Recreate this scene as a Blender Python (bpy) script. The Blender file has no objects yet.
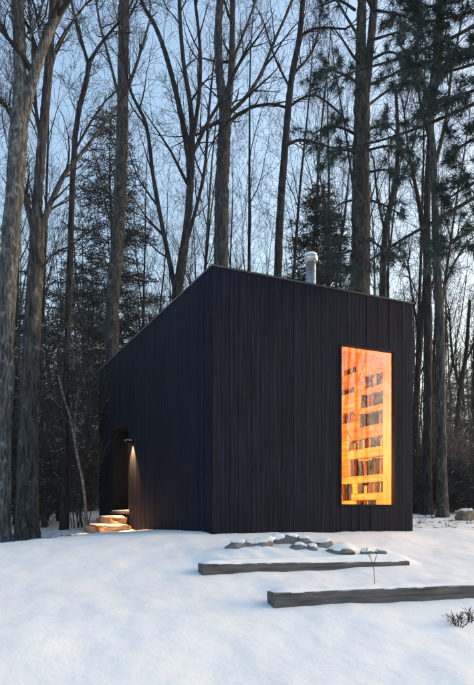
import bpy, bmesh, math, random
from mathutils import Vector, Matrix, noise
R = math.radians
scene = bpy.context.scene
COL = scene.collection

# ------------------------------------------------------------------ camera, sky, sun, exposure
F = 617.0                      # focal length in photo pixels (474 x 685)
EYE = 0.23
cam_d = bpy.data.cameras.new('camera')
cam = bpy.data.objects.new('camera', cam_d)
COL.objects.link(cam)
cam.location = (0, 0, EYE)
cam.rotation_euler = (R(90), 0, 0)
cam_d.sensor_fit = 'VERTICAL'
cam_d.sensor_height = 36.0
cam_d.lens = 36.0 * F / 685.0
cam_d.shift_y = 173.5 / 685.0
cam_d.clip_end = 3000
cam_d.clip_start = 0.05
scene.camera = cam

SUN_EL, SUN_AZ = 6.0, 68.0    # azimuth clockwise from +Y (the view direction): behind, to the right
world = bpy.data.worlds.new('World')
scene.world = world
world.use_nodes = True
wn = world.node_tree
wn.nodes.clear()
w_out = wn.nodes.new('ShaderNodeOutputWorld')
w_bg = wn.nodes.new('ShaderNodeBackground')
w_sky = wn.nodes.new('ShaderNodeTexSky')
w_sky.sky_type = 'NISHITA'
w_sky.sun_disc = False
w_sky.sun_elevation = R(SUN_EL)
w_sky.sun_rotation = R(SUN_AZ)
w_sky.air_density = 1.0
w_sky.dust_density = 4.5
w_sky.ozone_density = 1.5
w_bg.inputs['Strength'].default_value = 0.15
wn.links.new(w_sky.outputs[0], w_bg.inputs['Color'])
wn.links.new(w_bg.outputs[0], w_out.inputs['Surface'])

sun_d = bpy.data.lights.new('sun', 'SUN')
sun_d.energy = 0.25
sun_d.angle = R(80)
sun_d.color = (1.0, 0.95, 0.92)
sun = bpy.data.objects.new('sun', sun_d)
COL.objects.link(sun)
sv = Vector((math.sin(R(SUN_AZ)) * math.cos(R(SUN_EL)), math.cos(R(SUN_AZ)) * math.cos(R(SUN_EL)), math.sin(R(SUN_EL))))
sun.rotation_euler = sv.to_track_quat('Z', 'Y').to_euler()
sun.location = sv * 60

vs = scene.view_settings
vs.view_transform = 'Standard'
vs.look = 'None'
vs.gamma = 1.0
vs.use_curve_mapping = False
vs.exposure = 2.42
scene.cycles.use_denoising = True
scene.cycles.max_bounces = 6
scene.cycles.diffuse_bounces = 4
scene.cycles.transparent_max_bounces = 8
scene.cycles.sample_clamp_indirect = 6.0

# ------------------------------------------------------------------ helpers
def P(px, py, d):
    """photo pixel + depth -> world point"""
    return Vector(((px - 237.0) / F * d, d, EYE + (516.0 - py) / F * d))

def lerp_table(t, x):
    if x <= t[0][0]: return t[0][1]
    for (a, va), (b, vb) in zip(t, t[1:]):
        if x <= b:
            k = (x - a) / (b - a)
            return va + (vb - va) * k
    return t[-1][1]

def sstep(a, b, x):
    t = max(0.0, min(1.0, (x - a) / (b - a)))
    return t * t * (3 - 2 * t)

def tag(o, label=None, cat=None, group=None, kind=None):
    if label: o['label'] = label
    if cat: o['category'] = cat
    if group: o['group'] = group
    if kind: o['kind'] = kind
    return o

def empty(name, loc, rz=0.0):
    o = bpy.data.objects.new(name, None)
    o.empty_display_size = 0.2
    o.location = loc
    o.rotation_euler = (0, 0, rz)
    COL.objects.link(o)
    return o

def mobj(name, me, mat=None, parent=None):
    if mat is not None and not me.materials:
        me.materials.append(mat)
    o = bpy.data.objects.new(name, me)
    COL.objects.link(o)
    if parent is not None:
        o.parent = parent
    return o

class MB:
    def __init__(self):
        self.v, self.f = [], []
    def tube(self, pts, rad, sides, rough=0.0, seed=0.0, cap=True):
        n = len(pts)
        base = len(self.v)
        t0 = (pts[1] - pts[0]).normalized()
        ref = Vector((1, 0, 0)) if abs(t0.x) < 0.8 else Vector((0, 1, 0))
        nx = (ref - t0 * ref.dot(t0)).normalized()
        for i in range(n):
            if i == 0: t = t0
            elif i == n - 1: t = (pts[i] - pts[i - 1]).normalized()
            else: t = (pts[i + 1] - pts[i - 1]).normalized()
            nx = (nx - t * nx.dot(t))
            if nx.length < 1e-6: nx = t.orthogonal()
            nx.normalize()
            ny = t.cross(nx)
            for k in range(sides):
                a = 2 * math.pi * k / sides
                r = rad[i]
                if rough:
                    r *= 1 + rough * noise.noise(Vector((math.cos(a) * 1.3 + seed, math.sin(a) * 1.3, i * 0.35)))
                    r *= 1 + rough * 0.5 * noise.noise(Vector((math.cos(a) * 4 + seed, math.sin(a) * 4, i * 0.8 + 7)))
                self.v.append(pts[i] + (nx * math.cos(a) + ny * math.sin(a)) * r)
        for i in range(n - 1):
            for k in range(sides):
                a = base + i * sides + k
                b = base + i * sides + (k + 1) % sides
                self.f.append((a, b, b + sides, a + sides))
        if cap:
            e = base + (n - 1) * sides
            self.f.append(tuple(e + k for k in range(sides)))
            self.f.append(tuple(base + k for k in reversed(range(sides))))
    def tri(self, a, b, c):
        i = len(self.v)
        self.v += [a, b, c]
        self.f.append((i, i + 1, i + 2))
    def quad(self, a, b, c, d):
        i = len(self.v)
        self.v += [a, b, c, d]
        self.f.append((i, i + 1, i + 2, i + 3))
    def box(self, a, b):
        i = len(self.v)
        x0, y0, z0 = a; x1, y1, z1 = b
        self.v += [Vector(p) for p in ((x0,y0,z0),(x1,y0,z0),(x1,y1,z0),(x0,y1,z0),(x0,y0,z1),(x1,y0,z1),(x1,y1,z1),(x0,y1,z1))]
        for q in ((0,3,2,1),(4,5,6,7),(0,1,5,4),(1,2,6,5),(2,3,7,6),(3,0,4,7)):
            self.f.append(tuple(i + k for k in q))
    def mesh(self, name, smooth=True):
        me = bpy.data.meshes.new(name)
        me.from_pydata([tuple(p) for p in self.v], [], self.f)
        if smooth:
            me.polygons.foreach_set('use_smooth', [True] * len(me.polygons))
        me.update()
        return me
    def build(self, name, mat, parent=None, smooth=True):
        return mobj(name, self.mesh(name, smooth), mat, parent)

def box_part(name, a, b, mat, parent):
    m = MB(); m.box(a, b)
    return m.build(name, mat, parent, smooth=False)

# ------------------------------------------------------------------ materials
def new_mat(name):
    m = bpy.data.materials.new(name)
    m.use_nodes = True
    nt = m.node_tree
    b = nt.nodes['Principled BSDF']
    return m, nt, b

def ramp(nt, fac, stops):
    r = nt.nodes.new('ShaderNodeValToRGB')
    cr = r.color_ramp
    while len(cr.elements) > len(stops): cr.elements.remove(cr.elements[-1])
    while len(cr.elements) < len(stops): cr.elements.new(0.5)
    for e, (p, c) in zip(cr.elements, stops):
        e.position = p
        e.color = (c[0], c[1], c[2], 1)
    nt.links.new(fac, r.inputs['Fac'])
    return r.outputs['Color']

def coords(nt, scale=(1, 1, 1), out='Object'):
    tc = nt.nodes.new('ShaderNodeTexCoord')
    mp = nt.nodes.new('ShaderNodeMapping')
    mp.inputs['Scale'].default_value = scale
    nt.links.new(tc.outputs[out], mp.inputs['Vector'])
    return mp.outputs['Vector']

def tex_noise(nt, vec, scale, detail=5, rough=0.55):
    n = nt.nodes.new('ShaderNodeTexNoise')
    n.inputs['Scale'].default_value = scale
    n.inputs['Detail'].default_value = detail
    n.inputs['Roughness'].default_value = rough
    nt.links.new(vec, n.inputs['Vector'])
    return n.outputs['Fac']

def bump(nt, b, height, strength, dist):
    bp = nt.nodes.new('ShaderNodeBump')
    bp.inputs['Strength'].default_value = strength
    bp.inputs['Distance'].default_value = dist
    nt.links.new(height, bp.inputs['Height'])
    nt.links.new(bp.outputs['Normal'], b.inputs['Normal'])
    return bp

def mathn(nt, op, a, b):
    n = nt.nodes.new('ShaderNodeMath')
    n.operation = op
    for k, x in enumerate((a, b)):
        if isinstance(x, (int, float)): n.inputs[k].default_value = x
        else: nt.links.new(x, n.inputs[k])
    return n.outputs[0]

def mixc(nt, fac, a, b, mode='MIX'):
    n = nt.nodes.new('ShaderNodeMix')
    n.data_type = 'RGBA'
    n.blend_type = mode
    for idx, x in ((0, fac), (6, a), (7, b)):
        if isinstance(x, (int, float)): n.inputs[idx].default_value = x
        elif isinstance(x, tuple): n.inputs[idx].default_value = (x[0], x[1], x[2], 1)
        else: nt.links.new(x, n.inputs[idx])
    return n.outputs[2]

def bark_mat(name, dark, mid, light, zs=0.13, scale=22, bstr=0.9, bdist=0.02, lichen=0.62, moss=None):
    m, nt, b = new_mat(name)
    v = coords(nt, (1, 1, zs))
    n1 = tex_noise(nt, v, scale, 6, 0.65)
    v2 = coords(nt, (1, 1, 0.7))
    n2 = tex_noise(nt, v2, scale * 0.35, 4, 0.6)
    vo = nt.nodes.new('ShaderNodeTexVoronoi')
    vo.feature = 'DISTANCE_TO_EDGE'
    vo.inputs['Scale'].default_value = scale * 2.2
    nt.links.new(v, vo.inputs['Vector'])
    c = ramp(nt, n1, [(0.36, dark), (0.51, mid), (0.68, light)])
    lf = ramp(nt, n2, [(lichen - 0.05, (0, 0, 0)), (lichen + 0.06, (1, 1, 1))])
    c = mixc(nt, mathn(nt, 'MULTIPLY', lf, 0.6), c, tuple(min(1, x * 1.5) for x in light))
    crack = ramp(nt, vo.outputs['Distance'], [(0.0, (0.45, 0.45, 0.45)), (0.16, (1, 1, 1))])
    c = mixc(nt, 0.45, c, crack, 'MULTIPLY')
    nt.links.new(c, b.inputs['Base Color'])
    b.inputs['Roughness'].default_value = 0.95
    b.inputs['Specular IOR Level'].default_value = 0.15
    h = mathn(nt, 'ADD', n1, crack)
    bump(nt, b, h, bstr, bdist)
    return m

def simple_mat(name, col, rough=0.7, var=0.25, scale=6.0, spec=0.3, zs=(1, 1, 1), bstr=0.0, bdist=0.01):
    m, nt, b = new_mat(name)
    n = tex_noise(nt, coords(nt, zs), scale, 4)
    c = ramp(nt, n, [(0.3, tuple(x * (1 - var) for x in col)), (0.7, tuple(min(1, x * (1 + var)) for x in col))])
    nt.links.new(c, b.inputs['Base Color'])
    b.inputs['Roughness'].default_value = rough
    b.inputs['Specular IOR Level'].default_value = spec
    if bstr: bump(nt, b, n, bstr, bdist)
    return m

def snow_mat(name='snow', litter=False):
    m, nt, b = new_mat(name)
    v = coords(nt, (1, 1, 1))
    n1 = tex_noise(nt, v, 2.2, 4, 0.55)
    n2 = tex_noise(nt, v, 16, 5, 0.6)
    n3 = tex_noise(nt, v, 110, 3, 0.6)
    c = ramp(nt, n1, [(0.3, (0.83, 0.825, 0.82)), (0.7, (0.88, 0.872, 0.862))])
    if litter:
        # bare leaf litter showing through the thin snow under the trees, and specks of debris
        sp = nt.nodes.new('ShaderNodeSeparateXYZ')
        nt.links.new(v, sp.inputs[0])
        deep = nt.nodes.new('ShaderNodeMapRange')
        deep.inputs['From Min'].default_value = 15.0
        deep.inputs['From Max'].default_value = 24.0
        nt.links.new(sp.outputs['Y'], deep.inputs['Value'])
        n4 = tex_noise(nt, v, 1.3, 6, 0.7)
        k = mathn(nt, 'ADD', mathn(nt, 'MULTIPLY', deep.outputs[0], 0.42), n4)
        lf = ramp(nt, k, [(0.72, (0, 0, 0)), (0.80, (1, 1, 1))])
        lc = ramp(nt, n2, [(0.3, (0.035, 0.028, 0.022)), (0.7, (0.10, 0.08, 0.06))])
        c = mixc(nt, lf, c, lc)
    nt.links.new(c, b.inputs['Base Color'])
    b.inputs['Roughness'].default_value = 0.75
    b.inputs['Specular IOR Level'].default_value = 0.2
    b.inputs['Subsurface Weight'].default_value = 0.0
    h = mathn(nt, 'ADD', mathn(nt, 'MULTIPLY', n2, 1.0), mathn(nt, 'MULTIPLY', n3, 0.10))
    bump(nt, b, h, 0.2, 0.03)
    return m

def char_mat():
    m, nt, b = new_mat('charred_board')
    v = coords(nt, (1, 1, 1), 'Object')
    oi = nt.nodes.new('ShaderNodeObjectInfo')
    # stretched grain; boards share a unit mesh, so the object scale already stretches along the length
    tc = nt.nodes.new('ShaderNodeNewGeometry')
    mp = nt.nodes.new('ShaderNodeMapping')
    mp.inputs['Scale'].default_value = (48, 48, 1.3)
    nt.links.new(tc.outputs['Position'], mp.inputs['Vector'])
    n1 = tex_noise(nt, mp.outputs['Vector'], 1.0, 6, 0.65)
    mp2 = nt.nodes.new('ShaderNodeMapping')
    mp2.inputs['Scale'].default_value = (1.3, 1.3, 0.5)
    nt.links.new(tc.outputs['Position'], mp2.inputs['Vector'])
    n2 = tex_noise(nt, mp2.outputs['Vector'], 1.0, 4, 0.6)
    c = ramp(nt, n1, [(0.36, (0.0024, 0.0034, 0.0080)), (0.53, (0.0056, 0.0076, 0.0180)), (0.68, (0.017, 0.0215, 0.043))])
    k = mathn(nt, 'ADD', mathn(nt, 'MULTIPLY', oi.outputs['Random'], 0.5), mathn(nt, 'MULTIPLY', n2, 0.9))
    kc = ramp(nt, k, [(0.2, (0.72, 0.72, 0.72)), (1.0, (1.2, 1.2, 1.2))])
    c = mixc(nt, 1.0, c, kc, 'MULTIPLY')
    nt.links.new(c, b.inputs['Base Color'])
    b.inputs['Roughness'].default_value = 0.7
    b.inputs['Specular IOR Level'].default_value = 0.12
    bump(nt, b, n1, 0.5, 0.006)
    return m

def wood_mat(name, dark, light, axis=(2, 22, 22), rough=0.6, rnd=0.5):
    m, nt, b = new_mat(name)
    n = tex_noise(nt, coords(nt, axis), 1.0, 6, 0.6)
    c = ramp(nt, n, [(0.3, dark), (0.7, light)])
    oi = nt.nodes.new('ShaderNodeObjectInfo')
    k = mathn(nt, 'ADD', mathn(nt, 'MULTIPLY', oi.outputs['Random'], rnd), 1 - rnd * 0.6)
    c = mixc(nt, 1.0, c, k, 'MULTIPLY')
    nt.links.new(c, b.inputs['Base Color'])
    b.inputs['Roughness'].default_value = rough
    bump(nt, b, n, 0.4, 0.004)
    return m

def dusted_mat(name, col, var=0.4, scale=1.2, amount=0.62, zmin=0.35):
    """plant matter with snow caught on its upward faces, in patches"""
    m, nt, b = new_mat(name)
    v = coords(nt)
    n = tex_noise(nt, v, scale, 4)
    c = ramp(nt, n, [(0.3, tuple(x * (1 - var) for x in col)), (0.7, tuple(x * (1 + var) for x in col))])
    g = nt.nodes.new('ShaderNodeNewGeometry')
    sp = nt.nodes.new('ShaderNodeSeparateXYZ')
    nt.links.new(g.outputs['True Normal'], sp.inputs[0])
    up = mathn(nt, 'GREATER_THAN', sp.outputs['Z'], zmin)
    pn = tex_noise(nt, v, 3.5, 3)
    k = mathn(nt, 'MULTIPLY', up, mathn(nt, 'GREATER_THAN', pn, amount))
    c = mixc(nt, k, c, (0.75, 0.75, 0.75))
    nt.links.new(c, b.inputs['Base Color'])
    b.inputs['Roughness'].default_value = 0.8
    b.inputs['Specular IOR Level'].default_value = 0.15
    return m

M = {}
M['snow'] = snow_mat('snow')
M['ground'] = snow_mat('snow_ground', True)
M['char'] = char_mat()
M['black'] = simple_mat('black_backing', (0.006, 0.006, 0.007), 0.8, 0.2)
M['frame'] = simple_mat('black_metal', (0.006, 0.006, 0.007), 0.55, 0.2, spec=0.12)
M['flash'] = simple_mat('edge_flashing', (0.03, 0.03, 0.036), 0.4, 0.2, spec=0.5)
M['door'] = wood_mat('dark_door_wood', (0.012, 0.008, 0.006), (0.03, 0.018, 0.012), (30, 30, 1.5))
M['oak'] = wood_mat('oak_timber', (0.36, 0.17, 0.06), (0.74, 0.47, 0.20), (20, 2.0, 20), rnd=0.75)
M['oak_lining'] = wood_mat('oak_lining', (0.5, 0.30, 0.12), (0.75, 0.5, 0.22), (20, 20, 2.0), rnd=0.1)
M['bark_grey'] = bark_mat('grey_bark', (0.026, 0.026, 0.027), (0.075, 0.073, 0.073), (0.16, 0.157, 0.156))
M['bark_lichen'] = bark_mat('lichen_bark', (0.033, 0.033, 0.034), (0.108, 0.108, 0.110), (0.25, 0.252, 0.255), lichen=0.60, scale=30)
M['bark_pine'] = bark_mat('pine_bark', (0.02, 0.018, 0.017), (0.058, 0.053, 0.05), (0.115, 0.107, 0.10), zs=0.2, scale=22, bdist=0.03)
M['bark_dark'] = bark_mat('dark_bark', (0.014, 0.0138, 0.0142), (0.038, 0.0368, 0.0372), (0.08, 0.0785, 0.079))
M['bark_birch'] = bark_mat('pale_bark', (0.07, 0.068, 0.066), (0.2, 0.195, 0.19), (0.34, 0.335, 0.33), zs=2.5, scale=8, bstr=0.3)
M['twig'] = simple_mat('twig_bark', (0.03, 0.027, 0.027), 0.9, 0.35, 3.0, 0.1)
M['twig_brown'] = simple_mat('brown_twig_bark', (0.045, 0.035, 0.031), 0.9, 0.35, 3.0, 0.1)
M['needle'] = simple_mat('pine_needle', (0.029, 0.053, 0.050), 0.7, 0.45, 1.5, 0.2)
M['needle_dark'] = simple_mat('evergreen_needle', (0.034, 0.05, 0.045), 0.75, 0.45, 1.2, 0.2)
M['hemlock'] = dusted_mat('hemlock_needle', (0.05, 0.062, 0.06), amount=0.6)
M['brush'] = dusted_mat('brush_twig', (0.066, 0.064, 0.067), amount=0.58, zmin=0.3)
M['needle_teal'] = simple_mat('blue_green_needle', (0.04, 0.085, 0.08), 0.75, 0.4, 1.2, 0.2)
M['dry_leaf'] = simple_mat('dry_leaf', (0.07, 0.05, 0.04), 0.8, 0.4, 2.0, 0.2)
M['stone'] = simple_mat('grey_stone', (0.17, 0.165, 0.165), 0.9, 0.45, 7.0, 0.2, bstr=0.8, bdist=0.02)
M['stone_tan'] = simple_mat('tan_stone', (0.26, 0.20, 0.15), 0.9, 0.35, 5.0, 0.2, bstr=0.8, bdist=0.02)
M['beam'] = wood_mat('weathered_timber', (0.025, 0.025, 0.028), (0.135, 0.133, 0.135), (2.2, 30, 30), 0.9, 0.2)
M['steel'] = None
def steel_mat():
    m, nt, b = new_mat('stove_steel')
    n = tex_noise(nt, coords(nt, (3, 3, 14)), 2.0, 4)
    c = ramp(nt, n, [(0.35, (0.42, 0.42, 0.42)), (0.7, (0.62, 0.62, 0.63))])
    nt.links.new(c, b.inputs['Base Color'])
    b.inputs['Metallic'].default_value = 1.0
    r = ramp(nt, n, [(0.3, (0.25,) * 3), (0.7, (0.42,) * 3)])
    nt.links.new(r, b.inputs['Roughness'])
    return m
M['steel'] = steel_mat()
def glass_mat():
    m = bpy.data.materials.new('window_glass')
    m.use_nodes = True
    nt = m.node_tree
    nt.nodes.clear()
    out = nt.nodes.new('ShaderNodeOutputMaterial')
    tr = nt.nodes.new('ShaderNodeBsdfTransparent')
    gl = nt.nodes.new('ShaderNodeBsdfGlossy')
    gl.inputs['Roughness'].default_value = 0.015
    fr = nt.nodes.new('ShaderNodeFresnel')
    fr.inputs['IOR'].default_value = 2.9
    mx = nt.nodes.new('ShaderNodeMixShader')
    nt.links.new(fr.outputs[0], mx.inputs[0])
    nt.links.new(tr.outputs[0], mx.inputs[1])
    nt.links.new(gl.outputs[0], mx.inputs[2])
    nt.links.new(mx.outputs[0], out.inputs['Surface'])
    return m
M['glass'] = glass_mat()
def emit_mat(name, col, strength):
    m, nt, b = new_mat(name)
    b.inputs['Emission Color'].default_value = (*col, 1)
    b.inputs['Emission Strength'].default_value = strength
    b.inputs['Base Color'].default_value = (0.8, 0.7, 0.5, 1)
    return m
M['bulb'] = emit_mat('warm_bulb', (1.0, 0.55, 0.2), 6.0)
BOOK_COLS = [(0.025, 0.012, 0.01), (0.10, 0.02, 0.012), (0.012, 0.012, 0.014), (0.50, 0.40, 0.26), (0.05, 0.025, 0.015), (0.28, 0.09, 0.03), (0.02, 0.02, 0.03)]
M_BOOK = [simple_mat('book_cloth_%d' % i, c, 0.7, 0.2, 10) for i, c in enumerate(BOOK_COLS)]

# ------------------------------------------------------------------ ground
AX = Vector((0.913, 0.408, 0))          # along the timbers / cabin front
PROF = [(-60, -3.0), (-8, -1.75), (0, -1.36), (2.4, -1.10), (3.8, -0.90), (4.9, -0.605), (6.25, -0.425), (7.3, -0.2), (8.05, -0.03), (8.6, 0.0), (400, 0.0)]
RISE = [(12, 0.0), (14, 0.10), (20, 0.42), (30, 1.2), (45, 3.2), (70, 6.5), (120, 10.0), (500, 16.0)]
BEAM1 = (Vector((-0.369, 6.70, 0)), Vector((2.20, 7.85, 0)))
BEAM2 = (Vector((0.336, 5.60, 0)), Vector((3.62, 6.84, 0)))

def smooth_prof(t, q, w=0.35):
    return (lerp_table(t, q - w) + 2 * lerp_table(t, q) + lerp_table(t, q + w)) / 4

def behind(beam, p, h, fall):
    a, b = beam
    ax = (b - a); L = ax.length; ax = ax / L
    nrm = Vector((-ax.y, ax.x, 0))
    s = (p - a).dot(ax); t = (p - a).dot(nrm)
    if t < 0.03 or t > 4 * fall: return 0.0
    win = sstep(0.05, 0.4, s) * (1 - sstep(L - 0.1, L + 0.3, s))
    return h * win * math.exp(-max(0, t - 0.12) / fall) * sstep(0.04, 0.13, t)

STONES = []     # filled below: (x, y, sx, sy, sz)
def ground(x, y):
    q = -0.408 * x + 0.913 * y
    z = smooth_prof(PROF, q) + smooth_prof(RISE, y, 1.0)
    z -= 0.05 * sstep(-0.7, -2.2, x) * (1 - sstep(14, 20, y)) * sstep(6, 9, y)
    z -= 0.20 * sstep(-2.0, -4.2, x) * (1 - sstep(14, 22, y)) * sstep(6, 9, y)
    p = Vector((x, y, 0))
    z += behind(BEAM1, p, 0.12, 0.45) + behind(BEAM2, p, 0.10, 0.40)
    # the mound of snow over the heap of stones and at the door steps
    z += 0.10 * math.exp(-((x - 0.75) / 1.0) ** 2 - ((q - 7.05) / 0.38) ** 2) * (1 + 0.5 * noise.noise(Vector((x * 5, y * 5, 2))))
    z -= 0.05 * math.exp(-((x + 2.6) / 0.5) ** 2 - ((y - 12.2) / 0.6) ** 2)
    for tx, ty in ((-3.86, 10.0), (-3.74, 11.0), (-3.93, 14.0)):
        rr = (x - tx) ** 2 + (y - ty) ** 2
        if rr < 1.0: z += 0.07 * math.exp(-rr / 0.10)
    k = 1.0 if y < 20 else 3.0
    z += 0.024 * k * noise.noise(Vector((x * 0.8, y * 0.8, 3.1))) + 0.016 * noise.noise(Vector((x * 2.3, y * 2.3, 9.7)))
    z += 0.007 * noise.noise(Vector((x * 7.0, y * 7.0, 1.7)))
    return z

def axis_samples(lo, hi, inner_lo, inner_hi, step, growth):
    xs = []
    x = inner_lo
    while x <= inner_hi:
        xs.append(x); x += step
    s = step; x = inner_hi
    while x < hi:
        s *= growth; x += s; xs.append(x)
    s = step; x = inner_lo; left = []
    while x > lo:
        s *= growth; x -= s; left.append(x)
    return list(reversed(left)) + xs

gx = axis_samples(-420, 420, -5.0, 5.2, 0.045, 1.09)
gy = axis_samples(-300, 480, 3.2, 11.0, 0.045, 1.07)
gv = [(x, y, ground(x, y)) for y in gy for x in gx]
nx_ = len(gx)
gf = [(j * nx_ + i, j * nx_ + i + 1, (j + 1) * nx_ + i + 1, (j + 1) * nx_ + i) for j in range(len(gy) - 1) for i in range(nx_ - 1)]
gm = bpy.data.meshes.new('ground')
gm.from_pydata(gv, [], gf)
gm.polygons.foreach_set('use_smooth', [True] * len(gm.polygons))
gobj = mobj('ground', gm, M['ground'])
tag(gobj, kind='structure')

# ------------------------------------------------------------------ cabin
CA = math.atan2(0.432, 0.902)
C0 = Vector((-0.344, 8.85, 0.0))
U = Vector((math.cos(CA), math.sin(CA), 0))
V = Vector((-math.sin(CA), math.cos(CA), 0))
LU, LV, H = 3.64, 7.0, 3.80
WU0, WU1, WZ0, WZ1 = 2.185, 3.285, 0.395, 2.965
DV0, DV1, DZ0, DZ1 = 4.34, 5.62, 0.33, 2.19
TH = 0.18
def cab(u, v, z): return C0 + U * u + V * v + Vector((0, 0, z))

cabin = empty('cabin', C0, CA)
tag(cabin, 'flat-roofed black timber cabin with one tall glowing window', 'cabin')
ZB = -0.06
def wall(name, boxes):
    m = MB()
    for a, b in boxes: m.box(a, b)
    return m.build(name, M['black'], cabin, smooth=False)
wf = wall('front_wall', [((0, 0, ZB), (WU0, TH, H - 0.02)), ((WU1, 0, ZB), (LU, TH, H - 0.02)),
                         ((WU0, 0, ZB), (WU1, TH, WZ0)), ((WU0, 0, WZ1), (WU1, TH, H - 0.02))])
wl = wall('side_wall', [((0, TH, ZB), (TH, DV0, H - 0.02)), ((0, DV1, ZB), (TH, LV - TH, H - 0.02)),
                        ((0, DV0, ZB), (TH, DV1, DZ0)), ((0, DV0, DZ1), (TH, DV1, H - 0.02))])
wb = wall('back_wall', [((0, LV - TH, ZB), (LU, LV, H - 0.02))])
wr = wall('side_wall', [((LU - TH, TH, ZB), (LU, LV - TH, H - 0.02))])

unit = bpy.data.meshes.new('board')
_m = MB(); _m.box((0, 0, 0), (1, 1, 1))
unit.from_pydata([tuple(p) for p in _m.v], [], _m.f)
unit.materials.append(M['char'])
rng = random.Random(4)
def boards(parent, lo, hi, zspans, axis, out, inward):
    """vertical charred boards along one wall; each its own piece"""
    x = lo
    while x < hi - 1e-4:
        w = rng.choice((0.068, 0.072, 0.076, 0.08)) * rng.uniform(0.95, 1.05)
        if hi - (x + w) < 0.045: w = hi - x
        for z0, z1 in zspans:
            th = 0.02 + rng.uniform(0, 0.007)
            o = bpy.data.objects.new('board', unit)
            COL.objects.link(o)
            o.parent = parent
            g = 0.0022
            zz0 = z0 + (rng.uniform(-0.008, 0.004) if z0 == ZB else 0)
            if axis == 'u':
                o.location = (x + g, out if out > 1 else out - th, zz0)
                o.scale = (w - 2 * g, th, z1 - zz0)
            else:
                o.location = (out if out > 1 else out - th, x + g, zz0)
                o.scale = (th, w - 2 * g, z1 - zz0)
        x += w
ZT = H
boards(wf, -0.022, WU0, [(ZB, ZT)], 'u', 0, 1)
boards(wf, WU0, WU1, [(ZB, WZ0), (WZ1, ZT)], 'u', 0, 1)
boards(wf, WU1, LU + 0.022, [(ZB, ZT)], 'u', 0, 1)
boards(wl, 0.001, DV0, [(ZB, ZT)], 'v', 0, 1)
boards(wl, DV0, DV1, [(ZB, DZ0), (DZ1, ZT)], 'v', 0, 1)
boards(wl, DV1, LV, [(ZB, ZT)], 'v', 0, 1)
boards(wr, 0.001, LV, [(ZB, ZT)], 'v', LU, 1)
boards(wb, -0.02, LU + 0.02, [(ZB, ZT)], 'u', LV, 1)

# thin metal edge along the top of the walls
m = MB()
e = 0.036
m.box((-e, -e, ZT + 0.001), (LU + e, 0.10, ZT + 0.028))
m.box((-e, 0.10, ZT + 0.001), (0.10, LV, ZT + 0.028))
m.box((LU - 0.10, 0.10, ZT + 0.001), (LU + e, LV, ZT + 0.028))
m.box((0.10, LV - 0.10, ZT + 0.001), (LU - 0.10, LV + e, ZT + 0.028))
m.build('roof_edge', M['flash'], cabin, smooth=False)
roof = box_part('roof', (TH, TH, 3.62), (LU - TH, LV - TH, 3.70), M['black'], cabin)
box_part('roof_snow', (TH + 0.003, TH + 0.003, 3.702), (LU - TH - 0.003, LV - TH - 0.003, 3.76), M['snow'], roof)

# stove flue
fl = P(311, 262, 10.75)
fl_l = cabin.matrix_world.inverted() @ fl if False else Matrix.Rotation(-CA, 4, 'Z') @ (fl - C0)
def ringtube(cx, cy, prof, sides=24):
    m = MB()
    pts = [Vector((cx, cy, z)) for z, r in prof]
    base = 0
    for z, r in prof:
        for k in range(sides):
            a = 2 * math.pi * k / sides
            m.v.append(Vector((cx + r * math.cos(a), cy + r * math.sin(a), z)))
    for i in range(len(prof) - 1):
        for k in range(sides):
            a = i * sides + k; b = i * sides + (k + 1) % sides
            m.f.append((a, b, b + sides, a + sides))
    m.f.append(tuple((len(prof) - 1) * sides + k for k in range(sides)))
    return m
zc = 4.72
flue = ringtube(fl_l.x, fl_l.y, [(3.69, 0.088), (4.12, 0.088), (4.125, 0.094), (4.16, 0.094), (4.165, 0.088), (zc - 0.12, 0.088), (zc - 0.118, 0.080), (zc - 0.06, 0.080)]).build('flue', M['steel'], cabin)
ringtube(fl_l.x, fl_l.y, [(zc - 0.075, 0.076), (zc - 0.072, 0.118), (zc + 0.02, 0.118), (zc + 0.055, 0.085), (zc + 0.06, 0.0)]).build('rain_cap', M['steel'], flue)
sc = ringtube(fl_l.x, fl_l.y, [(zc + 0.03, 0.112), (zc + 0.07, 0.105), (zc + 0.095, 0.07), (zc + 0.105, 0.0)]).build('snow_cap', M['snow'], flue)

# window
win = empty('window', (0, 0, 0)); win.parent = cabin
fw = 0.022
m = MB()
m.box((WU0 - 0.004, -0.034, WZ0 - 0.004), (WU0 + fw, 0.05, WZ1 + 0.004)); m.box((WU1 - fw, -0.034, WZ0 - 0.004), (WU1 + 0.004, 0.05, WZ1 + 0.004))
m.box((WU0 + fw, -0.034, WZ0 - 0.004), (WU1 - fw, 0.05, WZ0 + fw)); m.box((WU0 + fw, -0.034, WZ1 - fw), (WU1 - fw, 0.05, WZ1 + 0.004))
m.build('frame', M['frame'], win, smooth=False)
m = MB()
m.quad(Vector((WU0 + fw - .005, 0.006, WZ0 + fw - .005)), Vector((WU1 - fw + .005, 0.006, WZ0 + fw - .005)), Vector((WU1 - fw + .005, 0.006, WZ1 - fw + .005)), Vector((WU0 + fw - .005, 0.006, WZ1 - fw + .005)))
m.build('pane', M['glass'], win, smooth=False)
m = MB()
m.box((WU0 + 0.002, 0.052, WZ0 + 0.002), (WU0 + 0.022, 0.26, WZ1 - 0.002)); m.box((WU1 - 0.022, 0.052, WZ0 + 0.002), (WU1 - 0.002, 0.26, WZ1 - 0.002))
m.box((WU0 + 0.022, 0.052, WZ0 + 0.002), (WU1 - 0.022, 0.26, WZ0 + 0.022)); m.box((WU0 + 0.022, 0.052, WZ1 - 0.022), (WU1 - 0.022, 0.26, WZ1 - 0.002))
m.build('jamb_lining', M['oak_lining'], win, smooth=False)

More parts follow.
